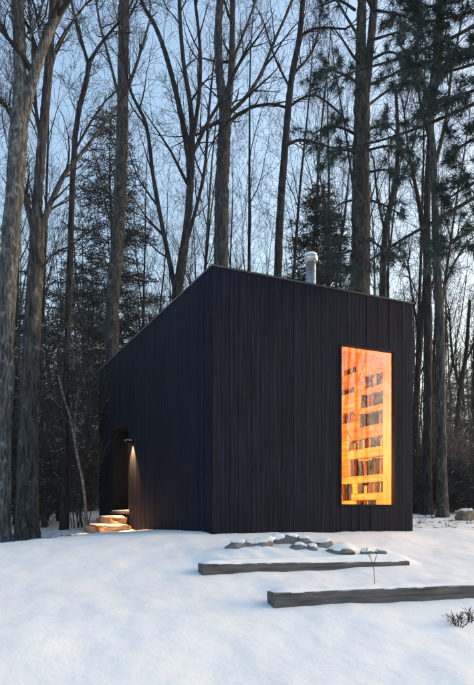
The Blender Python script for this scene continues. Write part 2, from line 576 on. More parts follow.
# door, set back in the side wall
door = empty('door', (0, 0, 0)); door.parent = cabin
m = MB()
m.box((-0.02, DV0 + 0.002, DZ0 + 0.002), (0.42, DV0 + 0.03, DZ1 - 0.002)); m.box((-0.02, DV1 - 0.03, DZ0 + 0.002), (0.42, DV1 - 0.002, DZ1 - 0.002))
m.box((-0.02, DV0 + 0.03, DZ1 - 0.03), (0.42, DV1 - 0.03, DZ1 - 0.002))
m.build('frame', M['black'], door, smooth=False)
dl = box_part('leaf', (0.36, DV0 + 0.03, DZ0 + 0.03), (0.41, DV1 - 0.03, DZ1 - 0.03), M['door'], door)
m = MB()
m.tube([Vector((0.30, DV0 + 0.14, 1.15)), Vector((0.30, DV0 + 0.14, 1.6))], [0.012] * 2, 8)
m.tube([Vector((0.30, DV0 + 0.14, 1.2)), Vector((0.37, DV0 + 0.14, 1.2))], [0.009] * 2, 8)
m.tube([Vector((0.30, DV0 + 0.14, 1.55)), Vector((0.37, DV0 + 0.14, 1.55))], [0.009] * 2, 8)
m.build('handle', M['frame'], dl)
thr = box_part('threshold', (-0.10, DV0 - 0.03, DZ0 - 0.05), (0.36, DV1 + 0.01, DZ0 + 0.001), M['beam'], door)
box_part('snow_cover', (-0.098, DV0 - 0.02, DZ0 + 0.002), (-0.023, DV1 - 0.2, DZ0 + 0.03), M['snow'], thr)

# interior
IT = 0.10
box_part('floor', (TH + 0.002, TH + 0.002, 0.22), (LU - TH - 0.002, LV - TH - 0.002, 0.30), M['oak'], cabin)
box_part('ceiling', (TH + 0.002, TH + 0.002, 3.50), (LU - TH - 0.002, LV - TH - 0.002, 3.56), M['oak'], cabin)
m = MB()
m.box((TH + 0.002, 0.264, 0.302), (TH + 0.04, 4.30, 3.498)); m.box((TH + 0.04, 3.9, 0.302), (LU - TH - 0.01, 3.94, 3.498))
m.box((TH + 0.04, TH + 0.002, 0.302), (WU0 - 0.003, 0.22, 3.498)); m.box((WU0 - 0.003, TH + 0.002, WZ1 + 0.002), (WU1, 0.22, 3.498)); m.box((WU0 - 0.003, TH + 0.002, 0.302), (WU1, 0.22, WZ0 - 0.002))
m.build('inner_lining', M['oak_lining'], cabin, smooth=False)

# the shelf wall: stacked oak timbers with niches for books
SU = 3.29       # face of the shelf wall
shelf = empty('shelf_wall', (0, 0, 0)); shelf.parent = cabin
def to_wall(px, py):
    k = (px - 237) / F
    cu = U.x * C0.x + U.y * C0.y
    Y = (SU + cu) / (U.x * k + U.y)
    X = k * Y
    return (V.x * X + V.y * Y - (V.x * C0.x + V.y * C0.y), EYE + (516 - py) / F * Y)
niches_px = [(365, 386, 373, 385), (344, 356, 368, 374), (361, 385, 392, 403), (342, 354, 388, 394), (360, 385, 411, 425), (342, 354, 412, 423), (349, 385, 438, 448),
             (351, 387, 457, 475), (357, 385, 482, 493), (342, 352, 484, 500), (356, 376, 500, 507)]
rows = {}
NIC = []
for x0, x1, y0, y1 in niches_px:
    xm = (x0 + x1) / 2
    v1, _ = to_wall(x0, y0); v0, _ = to_wall(x1, y0)
    _, zt = to_wall(xm, y0); _, zb = to_wall(xm, y1)
    NIC.append((v0, v1, zb, zt))
# horizontal courses
VEND = 3.88
def timber(v0, v1, z0, z1, u0=None, u1=LU - TH - 0.004):
    if v1 - v0 < 0.02 or z1 - z0 < 0.01: return
    g = 0.0015
    u0 = SU + rng.uniform(-0.025, 0.02) if u0 is None else u0
    box_part('timber', (u0, v0 + g, z0 + g), (u1, v1 - g, z1 - g), M['oak'], shelf)
zcuts = sorted(set([0.302, 3.496] + [round(n[2], 3) for n in NIC] + [round(n[3], 3) for n in NIC]))
zc2 = [zcuts[0]]
for z in zcuts[1:]:
    if z - zc2[-1] > 0.045: zc2.append(z)
zcuts = zc2
def snap(z): return min(zcuts, key=lambda a: abs(a - z))
NIC = [(v0, v1, snap(a), snap(b)) for v0, v1, a, b in NIC]
NIC = [n for n in NIC if n[3] - n[2] > 0.03]
for z0, z1 in zip(zcuts, zcuts[1:]):
    zm = (z0 + z1) / 2
    holes = sorted((n[0], n[1]) for n in NIC if n[2] < zm < n[3])
    # add more niches further back where the camera of this photograph cannot see
    if len(holes): holes.append((2.1, 2.7))
    v = 0.235
    for a, b in holes:
        timber(v, a, z0, z1); v = max(v, b)
    if not holes:
        j = rng.uniform(1.2, 2.6)
        timber(v, j, z0, z1); v = j
    timber(v, VEND, z0, z1)
# books: each one a thing of its own
def book(v, z, w, h, d, mat, lean, label):
    m = MB()
    m.box((-d / 2, -w / 2, 0), (d / 2, w / 2, h))
    m.box((-d / 2 - 0.003, -w * 0.40, h * 0.80), (-d / 2 + 0.001, w * 0.40, h * 0.83))
    me = m.mesh('book', False)
    me.materials.append(mat)
    o = mobj('book', me)
    p = cab(SU + 0.035 + d / 2, v, z + 0.0015)
    o.location = p
    o.rotation_euler = (lean, 0, CA)
    tag(o, label, 'book', 'books in the shelf wall behind the window')
NAMES = ['in the wide topmost niche', 'in the small corner niche near the ceiling', 'in the second niche below the ceiling', 'in the far narrow niche under the corner one', 'in the tall third niche', 'in the far narrow niche at mid height', 'in the long low niche at mid height',
         'in the long tall niche below mid height', 'in the second niche above the floor', 'in the far narrow niche above the floor', 'in the lowest niche at the sill']
for n, nm in zip(NIC, NAMES):
    v0, v1, z0, z1 = n
    hh = z1 - z0
    # niche is a pocket: close its back
    box_part('niche_back', (LU - TH - 0.0035, v0, z0), (LU - TH - 0.001, v1, z1), M['oak'], shelf)
    v = v0 + 0.02
    while v < v1 - 0.05:
        w = rng.uniform(0.022, 0.05)
        if rng.random() < 0.12:
            v += rng.uniform(0.04, 0.12); continue
        h = hh * rng.uniform(0.68, 0.94)
        if hh > 0.05:
            book(v + w / 2, z0, w, h, rng.uniform(0.11, 0.15), rng.choice(M_BOOK), rng.choice((0, 0, 0, 0.06, -0.06)), 'book standing ' + nm + ' of the lit shelf wall')
        v += w + 0.003

# room lamp
def room_lamp(u, v):
    p = cab(u, v, 3.50)
    t = empty('pendant_lamp', p)
    tag(t, 'small warm pendant lamp hanging from the cabin ceiling inside', 'lamp')
    m = MB(); m.tube([Vector((0, 0, 0)), Vector((0, 0, -2.20))], [0.006] * 2, 6); m.build('cord', M['frame'], t)
    me = bpy.data.meshes.new('bulb'); bm = bmesh.new(); bmesh.ops.create_uvsphere(bm, u_segments=16, v_segments=10, radius=0.07); bm.to_mesh(me); bm.free()
    me.polygons.foreach_set('use_smooth', [True] * len(me.polygons))
    b = mobj('bulb', me, M['bulb'], t); b.location = (0, 0, -2.27)
    ld = bpy.data.lights.new('pendant_light', 'POINT'); ld.energy = LAMP_W; ld.color = (1.0, 0.46, 0.12); ld.shadow_soft_size = 0.08
    lo = bpy.data.objects.new('light', ld); COL.objects.link(lo); lo.parent = t; lo.location = (0, 0, -2.38)
LAMP_W = 76.0
room_lamp(1.55, 1.35)

# outside lamp by the door
lp = cab(-0.075, 4.04, 1.73)
wlamp = empty('wall_lamp', lp, CA)
tag(wlamp, 'small black wall lamp throwing warm light down beside the door', 'lamp')
box_part('back_plate', (0.02, -0.05, -0.02), (0.05, 0.05, 0.05), M['frame'], wlamp)
m = MB(); m.box((-0.10, -0.06, 0.0), (0.02, 0.06, 0.020)); m.box((-0.10, -0.06, -0.025), (-0.094, 0.06, 0.0)); m.box((-0.094, -0.06, -0.025), (0.02, -0.054, 0.0)); m.box((-0.094, 0.054, -0.025), (0.02, 0.06, 0.0)); m.build('hood', M['frame'], wlamp, smooth=False)
box_part('snow_cap', (-0.098, -0.058, 0.0202), (0.018, 0.058, 0.034), M['snow'], wlamp)
box_part('lens', (-0.03, -0.015, -0.006), (0.0, 0.015, -0.002), M['bulb'], wlamp)
sd = bpy.data.lights.new('wall_lamp_light', 'SPOT'); sd.energy = 150; sd.color = (1.0, 0.48, 0.17); sd.spot_size = R(84); sd.spot_blend = 0.9; sd.shadow_soft_size = 0.02
so = bpy.data.objects.new('light', sd); COL.objects.link(so); so.parent = wlamp; so.location = (-0.012, 0, -0.012)

# ------------------------------------------------------------------ stones, steps, timbers
def lumpy(sx, sy, sz, seed, rough=0.28, sub=3, flat=0.0, freq=1.6):
    bm = bmesh.new()
    bmesh.ops.create_icosphere(bm, subdivisions=sub, radius=1.0)
    for v in bm.verts:
        p = v.co.copy()
        k = 1 + rough * noise.noise(p * freq + Vector((seed * 3.7, seed, 0))) + rough * 0.4 * noise.noise(p * freq * 2.7 + Vector((seed, 5, 0)))
        # squarish, quarried look
        q = Vector([math.copysign(abs(c) ** (1 - flat), c) for c in p])
        v.co = Vector((q.x * sx, q.y * sy, q.z * sz)) * k
    me = bpy.data.meshes.new('lump')
    bm.to_mesh(me); bm.free()
    return me

def broken(sx, sy, sz, seed):
    """an angular field stone: a lump split by a handful of cleavage planes"""
    rg = random.Random(seed * 13 + 1)
    bm = bmesh.new()
    bmesh.ops.create_icosphere(bm, subdivisions=4, radius=1.0)
    planes = [(Vector((rg.uniform(-1, 1), rg.uniform(-1, 1), rg.uniform(-0.7, 1))).normalized(), rg.uniform(0.5, 0.82)) for _ in range(11)]
    for v in bm.verts:
        p = v.co * 1.1
        for n, d in planes:
            e = p.dot(n) - d
            if e > 0: p = p - n * e
        p = p * (1 + 0.05 * noise.noise(p * 3 + Vector((seed, 0, 0))) + 0.025 * noise.noise(p * 9 + Vector((seed, 0, 4))))
        v.co = Vector((p.x * sx * 1.25, p.y * sy * 1.25, p.z * sz * 1.25))
    me = bpy.data.meshes.new('rock')
    bm.to_mesh(me); bm.free()
    return me

def stone(px, py, d, w, h, seed, label, mat='stone', cap=True, tilt=0.0, name='stone', group='stones heaped in front of the cabin', cat='stone', capw=0.86, capt=0.03, depth=None, sink=0.35):
    """px,py = photo pixel of its foot; w,h in metres"""
    x, y = (px - 237) / F * d, d
    if name == 'stone': h *= 0.66; w *= 0.94
    z = ground(x, y)
    t = empty(name, (x, y, z - h * sink), random.Random(seed).uniform(-0.3, 0.6))
    tag(t, label, cat, group)
    dp = depth or w * 0.7
    me = broken(w / 2, dp / 2, h / 2, seed) if name == 'stone' else lumpy(w / 2, dp / 2, h / 2, seed, 0.35, 4, 0.08, 1.4)
    o = mobj('rock_body', me, M[mat], t); o.location = (0, 0, h / 2); o.rotation_euler = (tilt, tilt * 0.6, 0)
    if cap:
        mc = lumpy(w / 2 * capw, dp / 2 * capw, capt, seed + 50, 0.4, 3, 0.1, 1.8)
        mc.polygons.foreach_set('use_smooth', [True] * len(mc.polygons))
        c = mobj('snow_cap', mc, M['snow'], t); c.location = (0, 0, h * 0.97); c.rotation_euler = (tilt, tilt * 0.6, 0)
    return t

SPX = [
 (238, 552, 7.75, 0.30, 0.17, 'long grey stone at the end of the heap by the timber'),
 (251, 550, 7.80, 0.20, 0.15, 'grey stone touching the end stone of the heap'),
 (264, 549, 7.85, 0.34, 0.15, 'low dark stone under a thick snow cap in the heap'),
 (279, 545, 8.05, 0.26, 0.17, 'grey stone half sunk in the snow of the heap'),
 (291, 543, 8.1, 0.30, 0.27, 'tallest blocky grey stone in the middle of the heap'),
 (304, 543, 8.05, 0.18, 0.20, 'dark wedge stone leaning on the tallest stone'),
 (299, 549, 7.85, 0.20, 0.13, 'small dark stone in front of the tallest stone'),
 (313, 549, 7.85, 0.17, 0.14, 'small tilted stone past the tallest stone'),
 (322, 545, 8.0, 0.24, 0.16, 'rounded stone with a snow lid in the heap'),
 (341, 551, 7.85, 0.36, 0.15, 'broad flat stone under a smooth dome of snow'),
 (366, 550, 7.9, 0.19, 0.12, 'small stone lying apart from the heap by the dry stalk'),
 (379, 551, 7.95, 0.18, 0.09, 'flat dark stone lying farthest from the heap'),
]
for i, (px, py, d, w, h, lab) in enumerate(SPX):
    stone(px, py, d, w, h, i + 3, lab, tilt=(0.0, 0.2, -0.15)[i % 3], capw=0.92 if i in (2, 3, 8, 9) else 0.7, capt=0.045 if i in (2, 3, 9) else 0.028, sink=0.42)
stone(466, 518, 14.5, 0.55, 0.34, 41, 'rounded tan boulder with a dusting of snow at the edge of the woods', 'stone_tan', True, 0.0, 'boulder', None, 'boulder', 0.62, 0.045, sink=0.3)
stone(441, 521, 13.2, 0.12, 0.06, 42, 'small stone poking out of the snow near the boulder', 'stone', True, 0.1, group=None)

def slab(u0, u1, v0, v1, z0, z1, lab, seed):
    p = cab((u0 + u1) / 2, (v0 + v1) / 2, z0)
    t = empty('stone_step', p, CA)
    tag(t, lab, 'step', 'steps at the cabin door')
    du, dv, dz = (u1 - u0) / 2, (v1 - v0) / 2, (z1 - z0) / 2
    me = lumpy(du * 1.05, dv * 1.05, dz * 1.1, seed, 0.16, 4, 0.75, 2.6)
    o = mobj('slab', me, M['stone_tan'], t); o.location = (0, 0, dz)
    mc = lumpy(du * 0.96, dv * 0.98, 0.035, seed + 9, 0.14, 4, 0.5)
    mc.polygons.foreach_set('use_smooth', [True] * len(mc.polygons))
    c = mobj('snow_cap', mc, M['snow'], t); c.location = (0, 0, dz * 2 + 0.005)
slab(-0.72, -0.05, 4.05, 5.35, -0.16, 0.03, 'lower stone doorstep covered in snow and lit orange by the lamp', 71)
slab(-0.42, -0.06, 4.35, 5.50, 0.04, 0.20, 'upper stone doorstep covered in snow below the cabin door', 72)

def timber_beam(beam, ztop_a, ztop_b, hgt, wid, lab, seed):
    a, b = beam
    a = Vector((a.x, a.y, ztop_a - hgt)); b = Vector((b.x, b.y, ztop_b - hgt))
    d = b - a; L = d.length
    t = empty('timber_beam', a, math.atan2(d.y, d.x))
    tag(t, lab, 'timber', 'timbers edging the snowy slope')
    n = 48
    bm = bmesh.new()
    def section(x, w, h, jit, z0, y0):
        r = 0.012
        ring = [(y0 + r, z0), (y0 + w - r, z0), (y0 + w, z0 + r), (y0 + w, z0 + h - r), (y0 + w - r, z0 + h), (y0 + r, z0 + h), (y0, z0 + h - r), (y0, z0 + h * 0.5), (y0, z0 + r)]
        vs = []
        for yy, zz in ring:
            k = noise.noise(Vector((x * 2.3, yy * 9 + seed, zz * 9))) * jit
            vs.append(bm.verts.new((x + (noise.noise(Vector((yy * 30, zz * 30, x + seed))) * 0.012 if x < 0.001 or x > L - 0.001 else 0), yy + k, zz + k * 0.7 + d.z * x / L)))
        return vs
    prev = None
    for i in range(n + 1):
        s = section(L * i / n, wid, hgt, 0.010, 0, 0)
        if prev:
            for k in range(len(s)):
                bm.faces.new((prev[k], prev[(k + 1) % len(s)], s[(k + 1) % len(s)], s[k]))
        else:
            bm.faces.new(list(reversed(s)))
        prev = s
    bm.faces.new(prev)
    bmesh.ops.recalc_face_normals(bm, faces=bm.faces)
    me = bpy.data.meshes.new('log'); bm.to_mesh(me); bm.free()
    mobj('log', me, M['beam'], t)
    # snow lying along the top
    m = MB()
    nn = 90; ks = 7
    for i in range(nn + 1):
        x = 0.01 + (L - 0.02) * i / nn
        hh = 0.032 + 0.016 * noise.noise(Vector((x * 3, seed, 0))) + 0.008 * noise.noise(Vector((x * 11, seed, 4)))
        ov = 0.008 * noise.noise(Vector((x * 6, seed, 8)))
        endt = min(1.0, i / 3.0, (nn - i) / 3.0)
        hh = max(0.004, hh) * (0.2 + 0.8 * endt)
        for k in range(ks):
            f = k / (ks - 1)
            yy = 0.006 - ov + f * (wid + 0.05)
            prof = (1 - abs(2 * f - 1) ** 3.0)
            m.v.append(Vector((x, yy, hgt - 0.006 + d.z * x / L + hh * prof)))
    for i in range(nn):
        for k in range(ks - 1):
            a0 = i * ks + k
            m.f.append((a0, a0 + ks, a0 + ks + 1, a0 + 1))
    me = m.mesh('snow_cap')
    me.flip_normals()
    mobj('snow_cap', me, M['snow'], t)
timber_beam(BEAM1, -0.292, -0.345, 0.24, 0.15, 'weathered grey timber lying in the snow closest to the cabin', 1.0)
timber_beam(BEAM2, -0.470, -0.500, 0.24, 0.15, 'long weathered grey timber lower on the slope running past the dry tuft', 5.0)

# ------------------------------------------------------------------ trees
def rand_unit(rg):
    while True:
        v = Vector((rg.uniform(-1, 1), rg.uniform(-1, 1), rg.uniform(-1, 1)))
        if 0.05 < v.length < 1: return v.normalized()

LV_P = {  # per level: segment count, wobble, upward pull
    1: (7, 0.16, 0.10), 2: (5, 0.20, 0.07), 3: (4, 0.24, 0.04), 4: (3, 0.28, 0.02)}
SIDES = {0: 10, 1: 6, 2: 4, 3: 3, 4: 3}

def grow(rg, mbs, p, d, length, r, level, maxl, density=1.0, keep=None):
    n, wob, up = LV_P[level]
    pts = [p.copy()]; rad = [r]
    seg = length / n
    d = d.normalized()
    for i in range(n):
        d = (d + rand_unit(rg) * wob + Vector((0, 0, up))).normalized()
        pts.append(pts[-1] + d * seg)
        rad.append(max(0.0032, r * (1 - 0.86 * (i + 1) / n)))
    mbs[level].tube(pts, rad, SIDES[level], cap=False)
    if level < maxl:
        kids(rg, mbs, pts, rad, level, maxl, density, 0.2, length)

def kids(rg, mbs, pts, rad, level, maxl, density, t0, length, count=None):
    n = len(pts) - 1
    cnt = count if count is not None else {1: 6, 2: 5, 3: 4}[level]
    cnt = max(1, int(cnt * density + rg.random()))
    for c in range(cnt):
        t = t0 + (1 - t0) * (c + rg.random()) / cnt
        i = min(n - 1, int(t * n)); f = t * n - i
        q = pts[i].lerp(pts[i + 1], f)
        ax = (pts[i + 1] - pts[i]).normalized()
        side = rand_unit(rg); side = (side - ax * side.dot(ax)).normalized()
        ang = rg.uniform(0.45, 0.95)
        d = ax * math.cos(ang) + side * math.sin(ang)
        rr = (rad[i] * (1 - f) + rad[i + 1] * f)
        L = length * rg.uniform(0.42, 0.80) * (1.15 - 0.55 * t)
        grow(rg, mbs, q, d, L, max(0.0034, rr * (rg.uniform(0.12, 0.24) if level == 0 else rg.uniform(0.44, 0.66))), level + 1, maxl, density)

def catmull(pts, per=4):
    out = []
    n = len(pts)
    for i in range(n - 1):
        p0 = pts[max(0, i - 1)]; p1 = pts[i]; p2 = pts[i + 1]; p3 = pts[min(n - 1, i + 2)]
        for k in range(per):
            t = k / per
            out.append(tuple(0.5 * ((2 * b) + (c - a) * t + (2 * a - 5 * b + 4 * c - d) * t * t + (3 * b - a - 3 * c + d) * t ** 3) for a, b, c, d in zip(p0, p1, p2, p3)))
    out.append(tuple(pts[-1]))
    return out

def stem_poly(spec, depth, rg, bend=0.25, per=4, ground_end=False):
    """spec: [(px, py, width_px[, extra depth])]; returns world pts and radii, low to high"""
    pts = []
    for i, s in enumerate(spec):
        dd = depth + (s[3] if len(s) > 3 else 0)
        w = P(s[0], s[1], dd)
        pts.append((w.x, w.y, w.z, s[2] * dd / F / 2))
    if ground_end:
        x, y, z, r = pts[0]
        pts[0] = (x, y, ground(x, y) - 0.15, r)
    sm = catmull(pts, per)
    return [Vector(q[:3]) for q in sm], [max(0.003, q[3]) for q in sm]

def finish_tree(name, mbs, base, label, cat, group, bark, twig, foliage=None, fol_mat=None):
    t = empty(name, base)
    tag(t, label, cat, group)
    tr = MB()
    for l in (0, 1):
        off = len(tr.v)
        tr.v += [p - base for p in mbs[l].v]
        tr.f += [tuple(i + off for i in f) for f in mbs[l].f]
    tr.build('trunk', bark, t)
    cr = MB()
    for l in (2, 3, 4):
        off = len(cr.v)
        cr.v += [p - base for p in mbs[l].v]
        cr.f += [tuple(i + off for i in f) for f in mbs[l].f]
    if cr.v: 
        cr.build('crown', twig, t)
    if foliage is not None and foliage.v:
        foliage.v = [p - base for p in foliage.v]
        foliage.build('needles', fol_mat, t, smooth=False)
    return t

def hero(name, depth, trunk, limbs, label, cat='tree', bark='bark_grey', twig='twig', seed=1, kid_n=6, limb_kids=9, maxl=4, density=0.95, t0=0.35, klen=2.2, group=None, sides=14, foliage_fn=None, fol_mat=None):
    rg = random.Random(seed)
    mbs = {i: MB() for i in range(5)}
    pts, rad = stem_poly(trunk, depth, rg, ground_end=True)
    # flare at the foot
    z0 = pts[0].z
    for i in range(len(pts)):
        hgt = pts[i].z - z0
        rad[i] *= 1 + 0.6 * math.exp(-hgt / 0.30)
    # denser rings so the bark can be uneven
    fine_p, fine_r = [], []
    for i in range(len(pts) - 1):
        for k in range(5):
            f = k / 5
            fine_p.append(pts[i].lerp(pts[i + 1], f)); fine_r.append(rad[i] * (1 - f) + rad[i + 1] * f)
    fine_p.append(pts[-1]); fine_r.append(rad[-1])
    mbs[0].tube(fine_p, fine_r, sides, rough=0.16, seed=seed * 1.7)
    kids(rg, mbs, pts, rad, 0, maxl, density, t0, klen, count=kid_n) if kid_n else None
    for lb in limbs:
        lp_, lr = stem_poly(lb, depth, rg, per=5)
        # let the limb leave the picture plane: sway in depth along its length
        sway = rg.uniform(-0.9, 0.9)
        L = sum((b - a).length for a, b in zip(lp_, lp_[1:]))
        for i in range(len(lp_)):
            f = i / (len(lp_) - 1)
            s = sway * f * f * min(1.0, L / 3)
            k = (lp_[i].y + s) / lp_[i].y
            lp_[i] = Vector((lp_[i].x * k, lp_[i].y * k, EYE + (lp_[i].z - EYE) * k))
        lr = [r_ * 0.86 for r_ in lr]
        mbs[1].tube(lp_, lr, 9, rough=0.08, seed=seed)
        for _ in range(2):
            grow(rg, mbs, lp_[-1], (lp_[-1] - lp_[-2]).normalized() + rand_unit(rg) * 0.35, rg.uniform(0.9, 1.6), lr[-1] * 0.9, 2, maxl, density)
        kids(rg, mbs, lp_, lr, 1, maxl, density, 0.12, min(L * 0.55, 3.0), count=limb_kids)
    fol = None
    if foliage_fn:
        fol = MB(); foliage_fn(rg, mbs, fol, pts, rad)
    return finish_tree(name, mbs, Vector((pts[0].x, pts[0].y, pts[0].z + 0.1)), label, cat, group, M[bark], M[twig], fol, fol_mat)

# forked lichen trees at the edge of the clearing
hero('bare_tree', 10.0, [(-1, 545, 20), (2, 420, 19), (6, 310, 18), (13, 210, 17.5), (19, 130, 17.5), (20, 80, 13), (19, 35, 12.5), (17, 0, 12), (13, -90, 10), (6, -190, 8)],
     [[(23, 120, 13), (31, 85, 12.5), (40, 55, 12), (52, 25, 12), (64, 0, 11), (82, -50, 9), (95, -140, 6)],
      [(15, 48, 5), (8, 38, 4), (0, 22, 3.5), (-16, 0, 3)], [(14, 118, 4), (2, 104, 3), (-16, 95, 2.5)],
      [(29, 40, 3), (36, 22, 2.5), (44, 0, 2)], [(40, 38, 3.5), (39, 28, 3)]],
     'thick forked bare tree with lichen-spotted bark at the clearing edge', bark='bark_lichen', seed=11, kid_n=3, limb_kids=7, t0=0.55, klen=2.0)
hero('bare_tree', 11.0, [(27, 548, 21), (28, 450, 20), (31, 350, 17.5), (35, 280, 15.5), (37, 238, 14.5), (37, 205, 10), (40, 165, 9.5), (44, 120, 9), (48, 75, 8.5), (50, 40, 8), (53, 0, 7), (56, -90, 5)],
     [[(38, 248, 9), (46, 215, 7), (56, 191, 6.2), (66, 172, 5.4), (76, 160, 4.6), (98, 132, 3.4), (118, 105, 2.2)],
      [(34, 230, 9), (27, 205, 7), (20, 175, 5), (12, 120, 3.5)],
      [(42, 150, 5), (36, 110, 4), (34, 70, 3), (30, 20, 2)],
      [(50, 70, 5), (58, 45, 4), (70, 25, 3), (85, 5, 2.2)],
      [(36, 290, 4), (46, 262, 3), (60, 250, 2.2)]],
     'stout grey tree splitting into two main stems beside the lichen-spotted tree', bark='bark_grey', seed=12, kid_n=4, limb_kids=8, t0=0.5, klen=2.0)
hero('bare_tree', 14.0, [(64, 524, 7), (66, 380, 6.5), (70, 260, 6), (73, 170, 5.5), (78, 115, 5), (86, 82, 5), (89, 60, 4.5)],
     [[(88, 64, 4), (80, 35, 3.4), (72, 5, 3), (64, -40, 2)], [(89, 62, 4), (100, 45, 3.5), (112, 30, 3), (128, 10, 2.5), (145, -30, 2)],
      [(75, 150, 3), (92, 120, 2.5), (106, 100, 2)]],
     'slim dark tree with a clear Y fork rising past the evergreen', bark='bark_dark', seed=13, kid_n=4, limb_kids=7, t0=0.5, klen=2.2)
hero('tall_tree', 17.0, [(113, 522, 15.5), (112, 320, 13.5), (117, 250, 13), (121, 170, 12), (123, 80, 11), (124, 0, 10.5), (126, -110, 8), (128, -200, 5)],
     [[(119, 98, 3.5), (108, 55, 3), (99, 20, 2.6), (92, -30, 2)], [(126, 92, 4), (138, 60, 3.2), (150, 20, 2.5)], [(122, 30, 3), (134, 8, 2.4), (146, -20, 2)],
      [(117, 300, 2.5), (100, 290, 2), (88, 296, 1.4)]],
     'tall straight single trunk rising behind the low end of the cabin roof', bark='bark_grey', seed=14, kid_n=9, limb_kids=7, t0=0.55, klen=3.0)
hero('bare_tree', 16.0, [(177, 522, 14), (177, 310, 11.5), (180, 275, 10), (187, 225, 7.5), (190, 170, 7), (181, 115, 5.5), (168, 62, 4.8), (156, 28, 4), (141, 0, 3.4), (125, -50, 2.6)],
     [[(177, 300, 6.5), (168, 255, 5.5), (160, 215, 5), (153, 175, 4.6), (146, 125, 4), (131, 92, 3), (124, 60, 2.2)],
      [(187, 220, 7), (192, 165, 6.5), (191, 112, 6), (184, 66, 5), (180, 20, 4.4), (178, -40, 3)],
      [(192, 142, 5), (199, 96, 4.6), (200, 50, 4), (195, 0, 3.4), (190, -50, 2.4)],
      [(190, 160, 4.5), (206, 126, 4), (222, 98, 3), (235, 70, 2)],
      [(184, 250, 5), (197, 205, 4), (205, 165, 3.5), (209, 110, 3), (214, 60, 2)]],
     'bare tree of several fanning dark stems behind the cabin peak corner', bark='bark_dark', seed=15, kid_n=4, limb_kids=8, t0=0.55, klen=2.6)
hero('bare_tree', 18.0, [(221, 520, 18), (221, 270, 15), (222, 190, 14), (224, 140, 13), (225, 115, 12), (220, 80, 8.5), (218, 40, 8), (220, 0, 7), (223, -80, 5)],
     [[(226, 122, 9), (230, 88, 8), (232, 45, 7), (233, 0, 6), (237, -70, 4)],
      [(229, 114, 5), (246, 97, 4.5), (261, 74, 4), (274, 42, 3.4), (292, 0, 2.8), (300, -40, 2)],
      [(222, 120, 5), (210, 126, 4), (199, 134, 3)], [(233, 60, 3.5), (245, 30, 3), (256, 0, 2)],
      [(225, 125, 4), (250, 108, 3.4), (275, 104, 2.4)]],
     'broad grey tree splitting into twin upright stems above the cabin corner', bark='bark_grey', seed=16, kid_n=5, limb_kids=9, t0=0.5, klen=2.8)
hero('bare_tree', 17.0, [(277, 520, 9), (278, 280, 8), (281, 200, 7.5), (285, 150, 7), (289, 100, 6.5), (293, 70, 6), (299, 40, 5.5), (303, 0, 5), (309, -80, 3.5)],
     [[(288, 108, 3.2), (268, 104, 2.8), (245, 110, 2.4), (228, 122, 2.4), (214, 140, 1.6)],
      [(289, 107, 3), (303, 98, 2.6), (317, 96, 2.3), (334, 108, 2.5), (344, 118, 1.8)],
      [(286, 146, 3.5), (301, 140, 3), (330, 147, 2.4)], [(300, 36, 3.5), (318, 28, 3), (345, 29, 2)],
      [(295, 72, 3), (312, 52, 2.4), (320, 25, 2)], [(291, 90, 2.8), (276, 60, 2.3), (266, 30, 1.8)]],
     'slender curving bare tree next to the stove flue', bark='bark_dark', seed=17, kid_n=6, limb_kids=8, t0=0.5, klen=2.6)
hero('bare_tree', 19.0, [(384, 515, 8), (383, 290, 7), (386, 230, 6), (393, 195, 5), (398, 150, 4), (396, 90, 3)],
     [[(386, 235, 3.4), (378, 200, 2.6), (374, 160, 2)], [(394, 190, 3), (408, 165, 2.4), (416, 130, 1.8)]],
     'thin dark tree just past the big pine', bark='bark_dark', seed=18, kid_n=7, limb_kids=6, t0=0.4, klen=2.6)
hero('bare_tree', 17.0, [(427, 512, 9.5), (428, 400, 8.5), (428, 300, 8), (427, 210, 6.5), (431, 130, 5.5), (440, 50, 4.5), (446, -40, 3)],
     [[(428, 240, 4), (418, 200, 3), (410, 160, 2.4), (404, 110, 2)], [(430, 140, 4), (420, 100, 3), (416, 50, 2.4)], [(428, 300, 3), (440, 262, 2.6), (458, 235, 2)]],
     'straight dark trunk standing off the cabin corner by the window', bark='bark_dark', seed=19, kid_n=8, limb_kids=7, t0=0.35, klen=2.6)
hero('bare_tree', 16.0, [(443, 513, 10.5), (441, 400, 9.5), (440, 320, 9), (436, 245, 7.5), (434, 165, 6.5), (430, 105, 5.5), (437, 40, 4.5), (440, -40, 3)],
     [[(434, 170, 5), (446, 120, 4), (452, 70, 3), (462, 20, 2.4)], [(431, 110, 4), (420, 75, 3), (400, 45, 2)], [(439, 300, 3.4), (455, 262, 2.8), (470, 240, 2)]],
     'thickest upright trunk between the cabin and the tan boulder', bark='bark_grey', seed=20, kid_n=8, limb_kids=7, t0=0.35, klen=2.4)
hero('bare_tree', 18.0, [(417, 512, 7), (416, 420, 6), (420, 345, 5.5), (426, 270, 5), (421, 215, 4), (410, 160, 3)],
     [[(420, 340, 3), (413, 300, 2.4), (408, 262, 2)]],
     'crooked slim tree hard against the cabin corner', bark='bark_dark', seed=21, kid_n=8, limb_kids=6, t0=0.35, klen=2.4)
hero('bare_tree', 20.0, [(455, 511, 5.5), (457, 430, 5), (461, 385, 4.6), (466, 355, 4), (470, 300, 3)],
     [[(461, 390, 3), (453, 360, 2.6), (450, 320, 2)], [(465, 362, 3), (474, 345, 2.4), (486, 318, 2)]],
     'thin forked tree above the tan boulder', bark='bark_dark', seed=22, kid_n=7, limb_kids=6, t0=0.3, klen=2.2)
